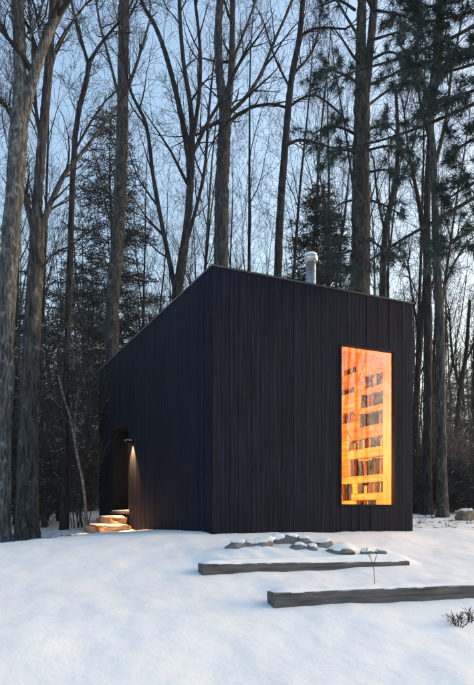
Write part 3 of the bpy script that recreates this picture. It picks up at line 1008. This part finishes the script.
hero('birch_tree', 13.5, [(87, 527, 3.0), (84, 490, 2.7), (77, 455, 2.5), (72, 425, 2.3), (64, 398, 2.0), (58, 375, 1.4)],
     [[(76, 450, 1.4), (75, 415, 1.1), (80, 385, 0.8)]],
     'pale leaning birch sapling in the dark woods beside the cabin', bark='bark_birch', seed=23, kid_n=5, limb_kids=4, maxl=3, t0=0.4, klen=1.2)

# ---- pines
def tuft(rg, fol, c, ax, n=20, L=0.17, w=0.005):
    for _ in range(n):
        d = (ax * rg.uniform(0.2, 1.0) + rand_unit(rg) * 0.85).normalized()
        s = d.cross(rand_unit(rg)).normalized() * w * rg.uniform(0.8, 1.5)
        l = L * rg.uniform(0.7, 1.2)
        q = c - ax * rg.uniform(0, 0.08)
        fol.tri(q - s, q + s, q + d * l + Vector((0, 0, -0.02)))

def bough(rg, mbs, fol, pts, rad, per_m=3.2, tn=18, tl=0.17, twl=0.6, start=0.3):
    """a pine bough: side twigs along the outer part, each with tufts of needles"""
    mbs[1].tube(pts, rad, 6, cap=False)
    L = sum((b - a).length for a, b in zip(pts, pts[1:]))
    n = max(2, int(L * per_m))
    m = len(pts) - 1
    for c in range(n):
        t = start + (1 - start) * (c + rg.random()) / n
        i = min(m - 1, int(t * m)); f = t * m - i
        q = pts[i].lerp(pts[i + 1], f)
        ax = (pts[i + 1] - pts[i]).normalized()
        side = rand_unit(rg); side.z *= 0.4; side = (side - ax * side.dot(ax)).normalized()
        d = (ax * rg.uniform(0.5, 1.0) + side * 0.9 + Vector((0, 0, 0.12))).normalized()
        l = twl * rg.uniform(0.5, 1.25)
        e = q + d * l + Vector((0, 0, 0.05))
        mid = q.lerp(e, 0.5) + rand_unit(rg) * 0.04
        mbs[2].tube([q, mid, e], [0.006, 0.005, 0.003], 3, cap=False)
        for k in range(rg.randint(2, 4)):
            ff = rg.uniform(0.45, 1.0)
            cc = q.lerp(e, ff) + rand_unit(rg) * 0.05
            tuft(rg, fol, cc, (d + rand_unit(rg) * 0.5).normalized(), tn, tl)
    tuft(rg, fol, pts[-1], (pts[-1] - pts[-2]).normalized(), tn + 6, tl)

def big_pine_foliage(rg, mbs, fol, pts, rad):
    D = 15.0
    spec = [[(355, 134, 3), (342, 128, 2.4), (328, 126, 2), (313, 134, 1.2)], [(357, 82, 3), (342, 74, 2.4), (328, 70, 2), (314, 80, 1.2)],
            [(356, 152, 2.4), (340, 150, 2), (326, 156, 1.4)], [(369, 105, 3), (386, 92, 2.4), (404, 84, 1.8), (418, 86, 1.2)], [(369, 85, 3), (390, 76, 2.2), (412, 62, 1.4)], [(372, 40, 3), (392, 34, 2.2), (410, 30, 1.4)], [(369, 150, 2.6), (390, 146, 2), (412, 152, 1.3)], [(369, 172, 2.6), (388, 170, 2), (404, 178, 1.3)],
            [(371, 60, 3), (388, 52, 2.4), (404, 56, 1.6)], [(374, 10, 3), (396, 14, 2.2), (420, 22, 1.4)], [(368, 130, 2.6), (384, 124, 2), (396, 132, 1.4)],
            [(355, 10, 3), (338, 0, 2.2), (322, 6, 1.4)], [(370, 200, 2.4), (384, 205, 2), (400, 214, 1.3)], [(370, 240, 2.2), (386, 250, 1.8), (398, 258, 1.2)],
            [(374, -30, 3), (398, -32, 2.2), (424, -20, 1.4)], [(360, -40, 3), (336, -46, 2.2), (316, -34, 1.3)], [(353, 250, 2.2), (338, 256, 1.6), (326, 268, 1.1)],
            [(354, 200, 2.2), (340, 204, 1.6), (330, 214, 1.1)]]
    for s in spec:
        bp, br = stem_poly(s, D + rg.uniform(-0.2, 0.2), rg, per=4)
        sw = rg.uniform(-1.0, 0.6)
        for i in range(len(bp)):
            f = i / (len(bp) - 1)
            k = (bp[i].y + sw * f) / bp[i].y
            bp[i] = Vector((bp[i].x * k, bp[i].y * k, EYE + (bp[i].z - EYE) * k))
        bough(rg, mbs, fol, bp, br, per_m=8.0, tn=36, tl=0.21, twl=0.48)
hero('pine_tree', 15.0, [(360, 520, 23), (360, 290, 19.5), (361, 230, 18.5), (361, 170, 16.5), (362, 110, 16), (362, 78, 13), (361, 40, 10), (362, 0, 9), (364, -90, 7), (366, -180, 4)],
     [[(366, 92, 10), (369, 60, 9.5), (373, 20, 9), (375, -20, 8), (378, -110, 6), (380, -190, 3)], [(358, 36, 3.5), (346, 16, 3), (334, -4, 2.4), (318, -30, 1.6)]],
     'big twin-stemmed pine with plated bark rising behind the window side', 'tree', 'bark_pine', 'twig', seed=30, kid_n=0, limb_kids=3, maxl=3, sides=16,
     foliage_fn=big_pine_foliage, fol_mat=M['needle'])

def edge_pine():
    rg = random.Random(77)
    mbs = {i: MB() for i in range(5)}; fol = MB()
    bx, by = 6.6, 9.6
    gz = ground(bx, by)
    pts = [Vector((bx + 0.05 * math.sin(i), by, gz - 0.2 + i * 1.4)) for i in range(11)]
    rad = [0.24 * (1 - i / 12.5) for i in range(11)]
    mbs[0].tube(pts, rad, 12, rough=0.1)
    D = 9.6
    spec = [[(640, 20, 7), (560, 62, 5.5), (474, 104, 4), (410, 131, 3), (370, 143, 2), (338, 148, 1.2)],
            [(640, -110, 7), (560, -40, 5), (474, 26, 3.6), (405, 56, 2.6), (360, 70, 1.8), (334, 78, 1.2)],
            [(640, 100, 7), (560, 145, 5.5), (474, 198, 4), (405, 238, 3), (370, 260, 2), (344, 274, 1.2)],
            [(640, 0, 6), (540, 40, 4), (480, 62, 3), (440, 74, 2)], [(640, -60, 6), (530, -10, 4), (470, 12, 3), (428, 22, 2)],
            [(640, 150, 6), (540, 190, 4), (480, 224, 3), (440, 252, 1.8)], [(640, -150, 6), (540, -90, 4), (470, -40, 3), (420, -14, 2)],
            [(640, 60, 6), (545, 100, 4), (490, 130, 3), (455, 150, 2)],
            [(640, -40, 6), (530, 20, 4), (462, 52, 3), (415, 66, 1.8)], [(640, 20, 6), (530, 70, 4), (470, 92, 3), (432, 104, 1.8)], [(640, -90, 6), (530, -30, 4), (460, 0, 3), (405, 10, 1.8)], [(640, 120, 6), (540, 160, 4), (480, 180, 3), (446, 200, 1.8)]]
    for j, s in enumerate(spec):
        d0 = D + rg.uniform(-0.5, 0.6)
        bp, br = stem_poly(s, d0, rg, per=4)
        bp[0] = Vector((bx, by, bp[0].z))
        if j < 3:
            bough(rg, mbs, fol, bp, br, per_m=3.6, tn=24, tl=0.16, twl=0.55, start=0.45)
        else:
            bough(rg, mbs, fol, bp, br, per_m=7.0, tn=36, tl=0.17, twl=0.5, start=0.35)
    # boughs reaching out of the picture, on the other sides of the trunk
    for j in range(14):
        z = rg.uniform(3.5, 12.5)
        a = rg.uniform(-1.9, 1.2)
        L = rg.uniform(1.6, 2.8)
        s = Vector((bx, by, gz + z))
        bp = [s + Vector((math.cos(a), math.sin(a), 0)) * L * k / 5 + Vector((0, 0, 0.12 * k - 0.03 * k * k)) for k in range(6)]
        bough(rg, mbs, fol, bp, [0.03 * (1 - k / 6.5) for k in range(6)], per_m=5, tn=12, tl=0.13)
    finish_tree('pine_tree', mbs, Vector((bx, by, gz)), 'pine reaching long needled boughs in front of the cabin from beside the clearing', 'tree', None, M['bark_pine'], M['twig'], fol, M['needle'])
edge_pine()

# ---- copies: background kinds
def copy_tree(o):
    r = o.copy(); COL.objects.link(r)
    for ch in o.children:
        c = ch.copy(); COL.objects.link(c); c.parent = r
    return r

def bare_proto(seed, height, r0, limbs, label, group, low=0.35, maxl=4, lean=0.03, fork=False, bark='bark_dark', ang=(0.35, 0.75), name='bare_tree', twig='twig', dens=0.7):
    rg = random.Random(seed)
    mbs = {i: MB() for i in range(5)}
    d = Vector((rg.uniform(-lean, lean), rg.uniform(-lean, lean), 1)).normalized()
    pts = [Vector((0, 0, -0.2))]; rad = [r0 * 1.35]
    n = 14
    for i in range(n):
        d = (d + Vector((rg.uniform(-1, 1), rg.uniform(-1, 1), 0)) * 0.05 + Vector((0, 0, 0.05))).normalized()
        pts.append(pts[-1] + d * (height / n))
        rad.append(r0 * (1 - 0.88 * ((i + 1) / n) ** 1.15))
    mbs[0].tube(pts, rad, 8, rough=0.08, seed=seed, cap=False)
    for c in range(limbs):
        t = low + (0.97 - low) * (c + rg.random()) / limbs
        i = min(n - 1, int(t * n)); f = t * n - i
        q = pts[i].lerp(pts[i + 1], f)
        a = rg.uniform(0, 6.283); th = rg.uniform(*ang)
        dd = Vector((math.cos(a) * math.sin(th), math.sin(a) * math.sin(th), math.cos(th)))
        rr = rad[i] * (1 - f) + rad[i + 1] * f
        grow(rg, mbs, q, dd, height * rg.uniform(0.18, 0.34) * (1.25 - 0.7 * t), rr * rg.uniform(0.3, 0.5), 1, maxl, dens)
    return finish_tree(name, mbs, Vector((0, 0, 0)), label, 'tree', group, M[bark], M[twig])

G_B = 'bare trees in the woods behind the cabin'
protos = [
    bare_proto(101, 15, 0.085, 12, 'dark slim bare tree among the woods behind the cabin', 'slim bare trees behind the cabin'),
    bare_proto(102, 17, 0.11, 13, 'grey bare tree with rising limbs in the woods behind the cabin', 'grey bare trees behind the cabin', bark='bark_grey', low=0.3),
    bare_proto(103, 12, 0.06, 11, 'thin leaning bare tree in the woods behind the cabin', 'leaning thin trees behind the cabin', lean=0.2, low=0.3),
    bare_proto(104, 14, 0.07, 13, 'bare tree with steep brushy branches in the woods behind the cabin', 'brushy bare trees behind the cabin', low=0.25, ang=(0.2, 0.5), twig='twig_brown'),
    bare_proto(105, 9, 0.038, 12, 'bare sapling with fine twigs at the edge of the woods', 'bare saplings at the woods edge', low=0.2, ang=(0.3, 0.7), twig='twig_brown'),
]
def place_words(x, y):
    px = 237 + x / y * F if y > 2 else 9999
    if y < 16 and abs(x) > 6: return 'beside the clearing'
    far = 'well back' if y > 24 else 'close'
    if px < 102: return far + ' in the woods on the door side of the cabin'
    if px > 410: return far + ' in the woods past the window corner'
    if px < 215: return far + ' behind the cabin, above its side wall'
    if px < 312: return far + ' behind the cabin, before the flue'
    return far + ' behind the cabin, past the flue'

def scatter(proto, spots, desc=None):
    for i, (x, y, s) in enumerate(spots):
        o = proto if i == 0 else copy_tree(proto)
        if desc:
            o['label'] = desc + ' ' + place_words(x, y)
            o['group'] = desc + 's ' + place_words(x, y)
        o.location = (x, y, ground(x, y))
        o.rotation_euler = (0, 0, srng.uniform(0, 6.28))
        o.scale = (s, s, s * srng.uniform(0.9, 1.12))
srng = random.Random(2024)
def spot_px(px, d, s=1.0):
    return ((px - 237) / F * d, d, s)
spots = {0: [], 1: [], 2: [], 3: [], 4: []}
# an even stagger of trees through the depth of the wood, clear of the cabin
lay = []
for row, d in enumerate((18.5, 21.5, 24.5, 28, 32, 37)):
    n = 9 + row
    for c in range(n):
        px = -40 + 555 * (c + srng.uniform(0.1, 0.9)) / n
        lay.append((px, d + srng.uniform(-1.1, 1.1)))
for px, d in lay:
    x = (px - 237) / F * d
    if d < 19 and 80 < px < 430: d += 1.5
    k = srng.choices((0, 1, 2, 3, 4), (3, 2, 3, 3, 2))[0]
    spots[k].append(spot_px(px, d, srng.uniform(0.8, 1.2)))
# a few to the side of the clearing, which the window glass mirrors
for x, y, k in ((9.5, 5.5, 0), (12, 3.0, 3), (11.5, 7.5, 1), (14.5, 0.5, 0), (15, 5.0, 3), (17, 2.0, 1), (13, -2.0, 0), (18, -3.5, 1)):
    spots[k].append((x, y, srng.uniform(0.9, 1.1)))
for i in range(22):
    t_ = srng.uniform(8.5, 24); o_ = srng.uniform(-4.5, 4.5)
    spots[srng.choice((3, 4, 4, 2))].append((1.9 + 0.908 * t_ + 0.463 * o_, 10.2 - 0.463 * t_ + 0.908 * o_, srng.uniform(0.6, 0.95)))
for x, y, k in ((-7.5, 10.5, 1), (-9.0, 8.0, 0), (-8.2, 13.0, 3), (-10.5, 11.0, 1), (-11, 6.0, 3), (-12.5, 9.0, 0), (-9.5, 15, 2), (-13, 13, 1), (-12, 3, 1)):  # more of the wood, out of view on the left, added to shade the side wall
    spots[k].append((x, y, srng.uniform(0.9, 1.2)))
DESC = ['slim dark bare tree', 'grey high-limbed bare tree', 'thin leaning bare tree', 'steep-branched brushy bare tree', 'fine-twigged bare sapling']
for k in spots: scatter(protos[k], spots[k], DESC[k])

# ---- evergreens
def conifer(seed, height, r0, spread, label, group, mat, blade=0.012, nb=5, tiers=26, per=7, droop=0.25, low=0.08, sprays=16, name='evergreen_tree', sl=0.30, gap=0.15):
    rg = random.Random(seed)
    mbs = {i: MB() for i in range(5)}; fol = MB()
    pts = [Vector((0.06 * math.sin(i * 1.3), 0.05 * math.cos(i), -0.2 + height * i / 10)) for i in range(11)]
    rad = [max(0.01, r0 * (1 - i / 10.5)) for i in range(11)]
    mbs[0].tube(pts, rad, 7, cap=False)
    for t in range(tiers):
        f = low + (0.985 - low) * (t + rg.random() * 0.6) / tiers
        z = height * f
        L0 = spread * ((1 - f) ** 0.6) * (0.35 + 0.65 * sstep(low - 0.05, low + 0.18, f)) + 0.12
        for b in range(per):
            if rg.random() < gap: continue
            a = 6.283 * b / per + rg.uniform(-0.4, 0.4)
            L = L0 * rg.uniform(0.4, 1.3)
            s = Vector((0, 0, z + rg.uniform(-0.15, 0.15)))
            dirv = Vector((math.cos(a), math.sin(a), 0))
            bp = [s + dirv * L * k / 4 + Vector((0, 0, L * (0.10 * k / 4 - droop * (k / 4) ** 2))) for k in range(5)]
            mbs[1].tube(bp, [0.012, 0.010, 0.008, 0.005, 0.003], 3, cap=False)
            ns = max(5, int(sprays * L / spread * 1.6))
            for k in range(ns):
                u = (0.2 + 0.8 * (k + rg.random()) / ns)
                i = min(3, int(u * 4)); q = bp[i].lerp(bp[i + 1], u * 4 - i)
                side = dirv.cross(Vector((0, 0, 1))) * rg.choice((-1, 1))
                dd = (dirv * rg.uniform(0.2, 0.9) + side * rg.uniform(0.3, 1.0) + Vector((0, 0, rg.uniform(-0.45, 0.2)))).normalized()
                l = sl * rg.uniform(0.6, 1.3)
                e = q + dd * l
                # a feathery spray: a few narrow blades off one twig
                for m_ in range(nb):
                    g = q.lerp(e, m_ / nb)
                    w2 = (dd + rand_unit(rg) * 0.75).normalized()
                    sd = w2.cross(rand_unit(rg)).normalized() * blade
                    fol.tri(g - sd, g + sd, g + w2 * l * rg.uniform(0.3, 0.55))
    return finish_tree(name, mbs, Vector((0, 0, 0)), label, 'tree', group, M['bark_dark'], M['twig'], fol, mat)

ev1 = conifer(201, 15.6, 0.16, 2.6, 'tall dark evergreen behind the straight trunk at the low roof end', None, M['needle_dark'], tiers=48, per=9, low=0.2, gap=0.36, sprays=26, blade=0.018, nb=5, sl=0.42, droop=0.05)
ev1.location = (*spot_px(111, 24)[:2], 0); ev1.location.z = ground(ev1.location.x, 24)
ev2 = conifer(202, 12.0, 0.14, 2.3, 'dark evergreen standing behind the stove flue', None, M['needle_dark'], tiers=44, per=9, low=0.2, gap=0.3, sprays=28, blade=0.019, nb=6, sl=0.42, droop=0.05)
ev2.location = (*spot_px(318, 23)[:2], 0); ev2.location.z = ground(ev2.location.x, 23)
ev3 = conifer(203, 6.0, 0.07, 1.5, 'young dark hemlock in the shaded woods beside the cabin', 'young hemlocks in the woods beside the cabin', M['hemlock'], tiers=18, per=7, low=0.05, gap=0.2, droop=0.3)
scatter(ev3, [spot_px(60, 17, 1.1), spot_px(14, 16, 1.2), spot_px(88, 20, 1.25), spot_px(36, 21, 1.4), spot_px(-10, 19, 1.2), spot_px(75, 24, 1.5), spot_px(5, 26, 1.7), spot_px(48, 29, 1.7), spot_px(95, 28, 1.5), spot_px(140, 26, 1.6), (-8.4, 9.2, 1.5), (-9.6, 12.2, 1.7), (-8.8, 6.4, 1.4), (-11.2, 8.2, 1.8), (-11.5, 14.5, 1.7), (-7.6, 14.6, 1.3)], 'young dark hemlock')  # world-placed ones are out of view, added to darken the side wall
ev4 = conifer(204, 5.0, 0.06, 1.1, 'blue-green young pine at the woods edge past the cabin window', 'blue-green young pines past the cabin', M['needle_teal'], tiers=14, per=6, low=0.25, gap=0.3, droop=0.15)
scatter(ev4, [spot_px(462, 22, 1.0), spot_px(486, 21, 1.1), spot_px(450, 30, 1.3)])

# ---- underbrush
def shrub_proto(seed, h, stems, label, group, twig='twig_brown', spread=0.5, name='shrub', cat='shrub'):
    rg = random.Random(seed)
    mbs = {i: MB() for i in range(5)}
    for s in range(stems):
        a = rg.uniform(0, 6.283); th = rg.uniform(0.1, spread)
        d = Vector((math.cos(a) * math.sin(th), math.sin(a) * math.sin(th), math.cos(th)))
        p = Vector((rg.uniform(-0.12, 0.12), rg.uniform(-0.12, 0.12), -0.05))
        grow(rg, mbs, p, d, h * rg.uniform(0.6, 1.1), 0.012 * rg.uniform(0.7, 1.4), 2, 4, 1.5)
    t = empty(name, (0, 0, 0)); tag(t, label, cat, group)
    cr = MB()
    for l in (2, 3, 4):
        off = len(cr.v); cr.v += mbs[l].v; cr.f += [tuple(i + off for i in f) for f in mbs[l].f]
    cr.build('stems', M['brush'], t)
    return t
sh = [shrub_proto(301, 1.7, 16, 'leafless brown shrub in the underbrush at the woods edge', 'brown shrubs in the underbrush'),
      shrub_proto(302, 1.1, 20, 'low tangled dark shrub in the underbrush at the woods edge', 'low dark shrubs in the underbrush', 'twig', 0.9),
      shrub_proto(303, 2.6, 12, 'tall thin-stemmed shrub in the underbrush at the woods edge', 'tall shrubs in the underbrush', 'twig', 0.35)]
shs = {0: [], 1: [], 2: []}
for i in range(44):
    px = srng.uniform(-25, 100) ; d = srng.uniform(14.8, 25)
    shs[i % 3].append(spot_px(px, d, srng.uniform(0.8, 1.3)))
for i in range(46):
    px = srng.uniform(408, 500); d = srng.uniform(17.5, 27)
    shs[i % 3].append(spot_px(px, d, srng.uniform(0.7, 1.2)))
SDESC = ['leafless brown shrub', 'low tangled dark shrub', 'tall thin-stemmed shrub']
for k in shs: scatter(sh[k], shs[k], SDESC[k])

# ---- the far wood: reads as one mass of thin trunks, twigs and brush
def far_wood():
    rg = random.Random(9)
    m = MB()
    for c in range(280):
        d = rg.uniform(40, 85)
        px = rg.uniform(-60, 535)
        x = (px - 237) / F * d
        z = ground(x, d)
        h = rg.uniform(9, 17)
        lean = Vector((rg.uniform(-0.08, 0.08), rg.uniform(-0.05, 0.05), 1))
        pts = [Vector((x, d, z - 0.2)) + lean * h * k / 4 for k in range(5)]
        r = rg.uniform(0.05, 0.11)
        m.tube(pts, [r, r * 0.85, r * 0.65, r * 0.4, 0.02], 4, cap=False)
        for b in range(11):
            t = rg.uniform(0.25, 0.95)
            q = pts[0].lerp(pts[4], t)
            a = rg.uniform(0, 6.283)
            dd = Vector((math.cos(a) * 0.6, math.sin(a) * 0.6, 0.9)).normalized()
            L = h * 0.26 * (1.2 - t * 0.7)
            e = q + dd * L
            m.tube([q, q.lerp(e, 0.5) + rand_unit(rg) * 0.15, e], [0.026, 0.018, 0.008], 3, cap=False)
            for s in range(4):
                q2 = q.lerp(e, rg.uniform(0.3, 1)); e2 = q2 + (dd + rand_unit(rg) * 0.8).normalized() * L * 0.5
                m.tube([q2, e2], [0.009, 0.005], 3, cap=False)
    for c in range(900):       # brush under the trees
        d = rg.uniform(26, 60); px = rg.uniform(-60, 535)
        if 105 < px < 405: continue
        x = (px - 237) / F * d; z = ground(x, d)
        for s in range(9):
            a = rg.uniform(0, 6.283)
            q = Vector((x + rg.uniform(-.5, .5), d + rg.uniform(-.5, .5), z - 0.05))
            dd = Vector((math.cos(a) * 0.4, math.sin(a) * 0.4, 1)) * rg.uniform(0.8, 2.6)
            m.tube([q, q + dd * 0.5 + rand_unit(rg) * 0.1, q + dd], [0.02, 0.014, 0.006], 3, cap=False)
    o = m.build('far_wood', M['twig'])
    tag(o, 'far mass of bare trees and brush deep in the woods', 'woods', kind='stuff')
far_wood()

# ------------------------------------------------------------------ small plants in the snow
def stalk(px, py, d):
    x = (px - 237) / F * d
    z = ground(x, d)
    m = MB()
    k = d / F
    pts = [Vector((x, d, z - 0.03)), Vector((x - 1 * k, d, z + 14 * k)), Vector((x - 4 * k, d + 0.02, z + 26 * k)), Vector((x - 8 * k, d + 0.03, z + 38 * k))]
    m.tube(pts, [0.0042, 0.0036, 0.003, 0.0016], 5)
    m.tube([pts[1] + Vector((0, 0, 0.06)), pts[1] + Vector((3 * k, 0.02, 0.06 + 9 * k)), pts[1] + Vector((4 * k, 0.02, 0.06 + 16 * k))], [0.004, 0.003, 0.0015], 4)
    m.tube([pts[2], pts[2] + Vector((-4 * k, -0.03, 4 * k)), pts[2] + Vector((-5 * k, -0.03, 10 * k))], [0.004, 0.003, 0.0015], 4)
    m.v = [p - Vector((x, d, z)) for p in m.v]
    o = m.build('dry_stalk', M['twig_brown'])
    o.location = (x, d, z)
    tag(o, 'lone thin dry stalk sprouting between the two timbers', 'stalk')
stalk(375, 582, 6.75)

def dry_tuft(px, d, n, h, lab, seed, spread=0.5):
    rg = random.Random(seed)
    x = (px - 237) / F * d
    z = ground(x, d)
    mbs = {i: MB() for i in range(5)}
    leaf = MB()
    for s in range(n):
        a = rg.uniform(0, 6.283); th = rg.uniform(0.1, spread + 0.35)
        dd = Vector((math.cos(a) * math.sin(th), math.sin(a) * math.sin(th), math.cos(th)))
        p = Vector((rg.uniform(-0.05, 0.05), rg.uniform(-0.05, 0.05), -0.03))
        L = h * rg.uniform(0.5, 1.1)
        e = p + dd * L
        mbs[2].tube([p, p.lerp(e, 0.5) + rand_unit(rg) * 0.02, e], [0.0045, 0.0035, 0.0015], 4, cap=False)
        for k in range(3):
            q = p.lerp(e, rg.uniform(0.3, 1)); w = (dd + rand_unit(rg) * 0.9).normalized()
            mbs[2].tube([q, q + w * L * 0.3], [0.0025, 0.001], 3, cap=False)
            if rg.random() < 0.25:
                sd = w.cross(rand_unit(rg)).normalized() * 0.008
                c = q + w * 0.03
                leaf.quad(q, c + sd, c + w * 0.04, c - sd)
    t = empty('dry_plant', (x, d, z)); tag(t, lab, 'plant')
    mbs[2].build('stems', M['twig'], t)
    leaf.build('leaves', M['dry_leaf'], t, smooth=False)
dry_tuft(455, 5.62, 15, 0.16, 'dry twiggy tuft poking from the snow below the lower timber', 5)
dry_tuft(469, 5.75, 8, 0.17, 'sparse dry sprig standing next to the twiggy tuft', 6, 0.35)
for i, (px, d) in enumerate(((420, 13.0), (431, 15.0), (452, 14.0), (448, 12.2), (470, 13.2), (425, 16.2), (438, 16.5))):
    rgx = random.Random(i)
    dry_tuft(px, d, 7, 0.16, 'tiny dry weed in the snow between the cabin and the woods', 60 + i, 0.5)
    scene.objects[-1 if False else len(scene.objects) - 1]
for o in scene.objects:
    if o.get('label', '').startswith('tiny dry weed'): o['group'] = 'tiny weeds in the snow'

def debris():
    rg = random.Random(31)
    m = MB()
    for c in range(300):
        if rg.random() < 0.6: px, d = rg.uniform(405, 500), rg.uniform(11.5, 18)
        else: px, d = rg.uniform(-30, 95), rg.uniform(10.0, 14)
        x = (px - 237) / F * d
        v = Vector((x, d, 0)) - C0
        if -0.1 < v.dot(U) < LU + 0.1 and -0.1 < v.dot(V) < LV: continue
        z = ground(x, d) + 0.006
        a = rg.uniform(0, 6.283); l = rg.uniform(0.015, 0.09) * (1.6 if d > 10 else 0.8)
        e = Vector((math.cos(a) * l, math.sin(a) * l, rg.uniform(-0.004, 0.02)))
        q = Vector((x, d, z))
        m.tube([q, q + e * 0.5 + Vector((0, 0, 0.004)), q + e], [0.004, 0.0035, 0.0015], 3)
    tag(m.build('forest_litter', M['twig_brown']), 'scattered bits of twig and bark on the snow', 'litter', kind='stuff')
debris()

# ------------------------------------------------------------------ the cold evening air
def haze(density):
    m = bpy.data.materials.new('haze'); m.use_nodes = True
    nt = m.node_tree; nt.nodes.clear()
    out = nt.nodes.new('ShaderNodeOutputMaterial')
    pv = nt.nodes.new('ShaderNodeVolumePrincipled')
    pv.inputs['Color'].default_value = (0.86, 0.88, 0.92, 1)
    pv.inputs['Density'].default_value = density
    nt.links.new(pv.outputs[0], out.inputs['Volume'])
    b = MB(); b.box((-480, -350, -6), (480, 520, 36))
    tag(b.build('haze', m, smooth=False), 'thin pale evening air filling the woods', 'haze', kind='stuff')
haze(0.0005)
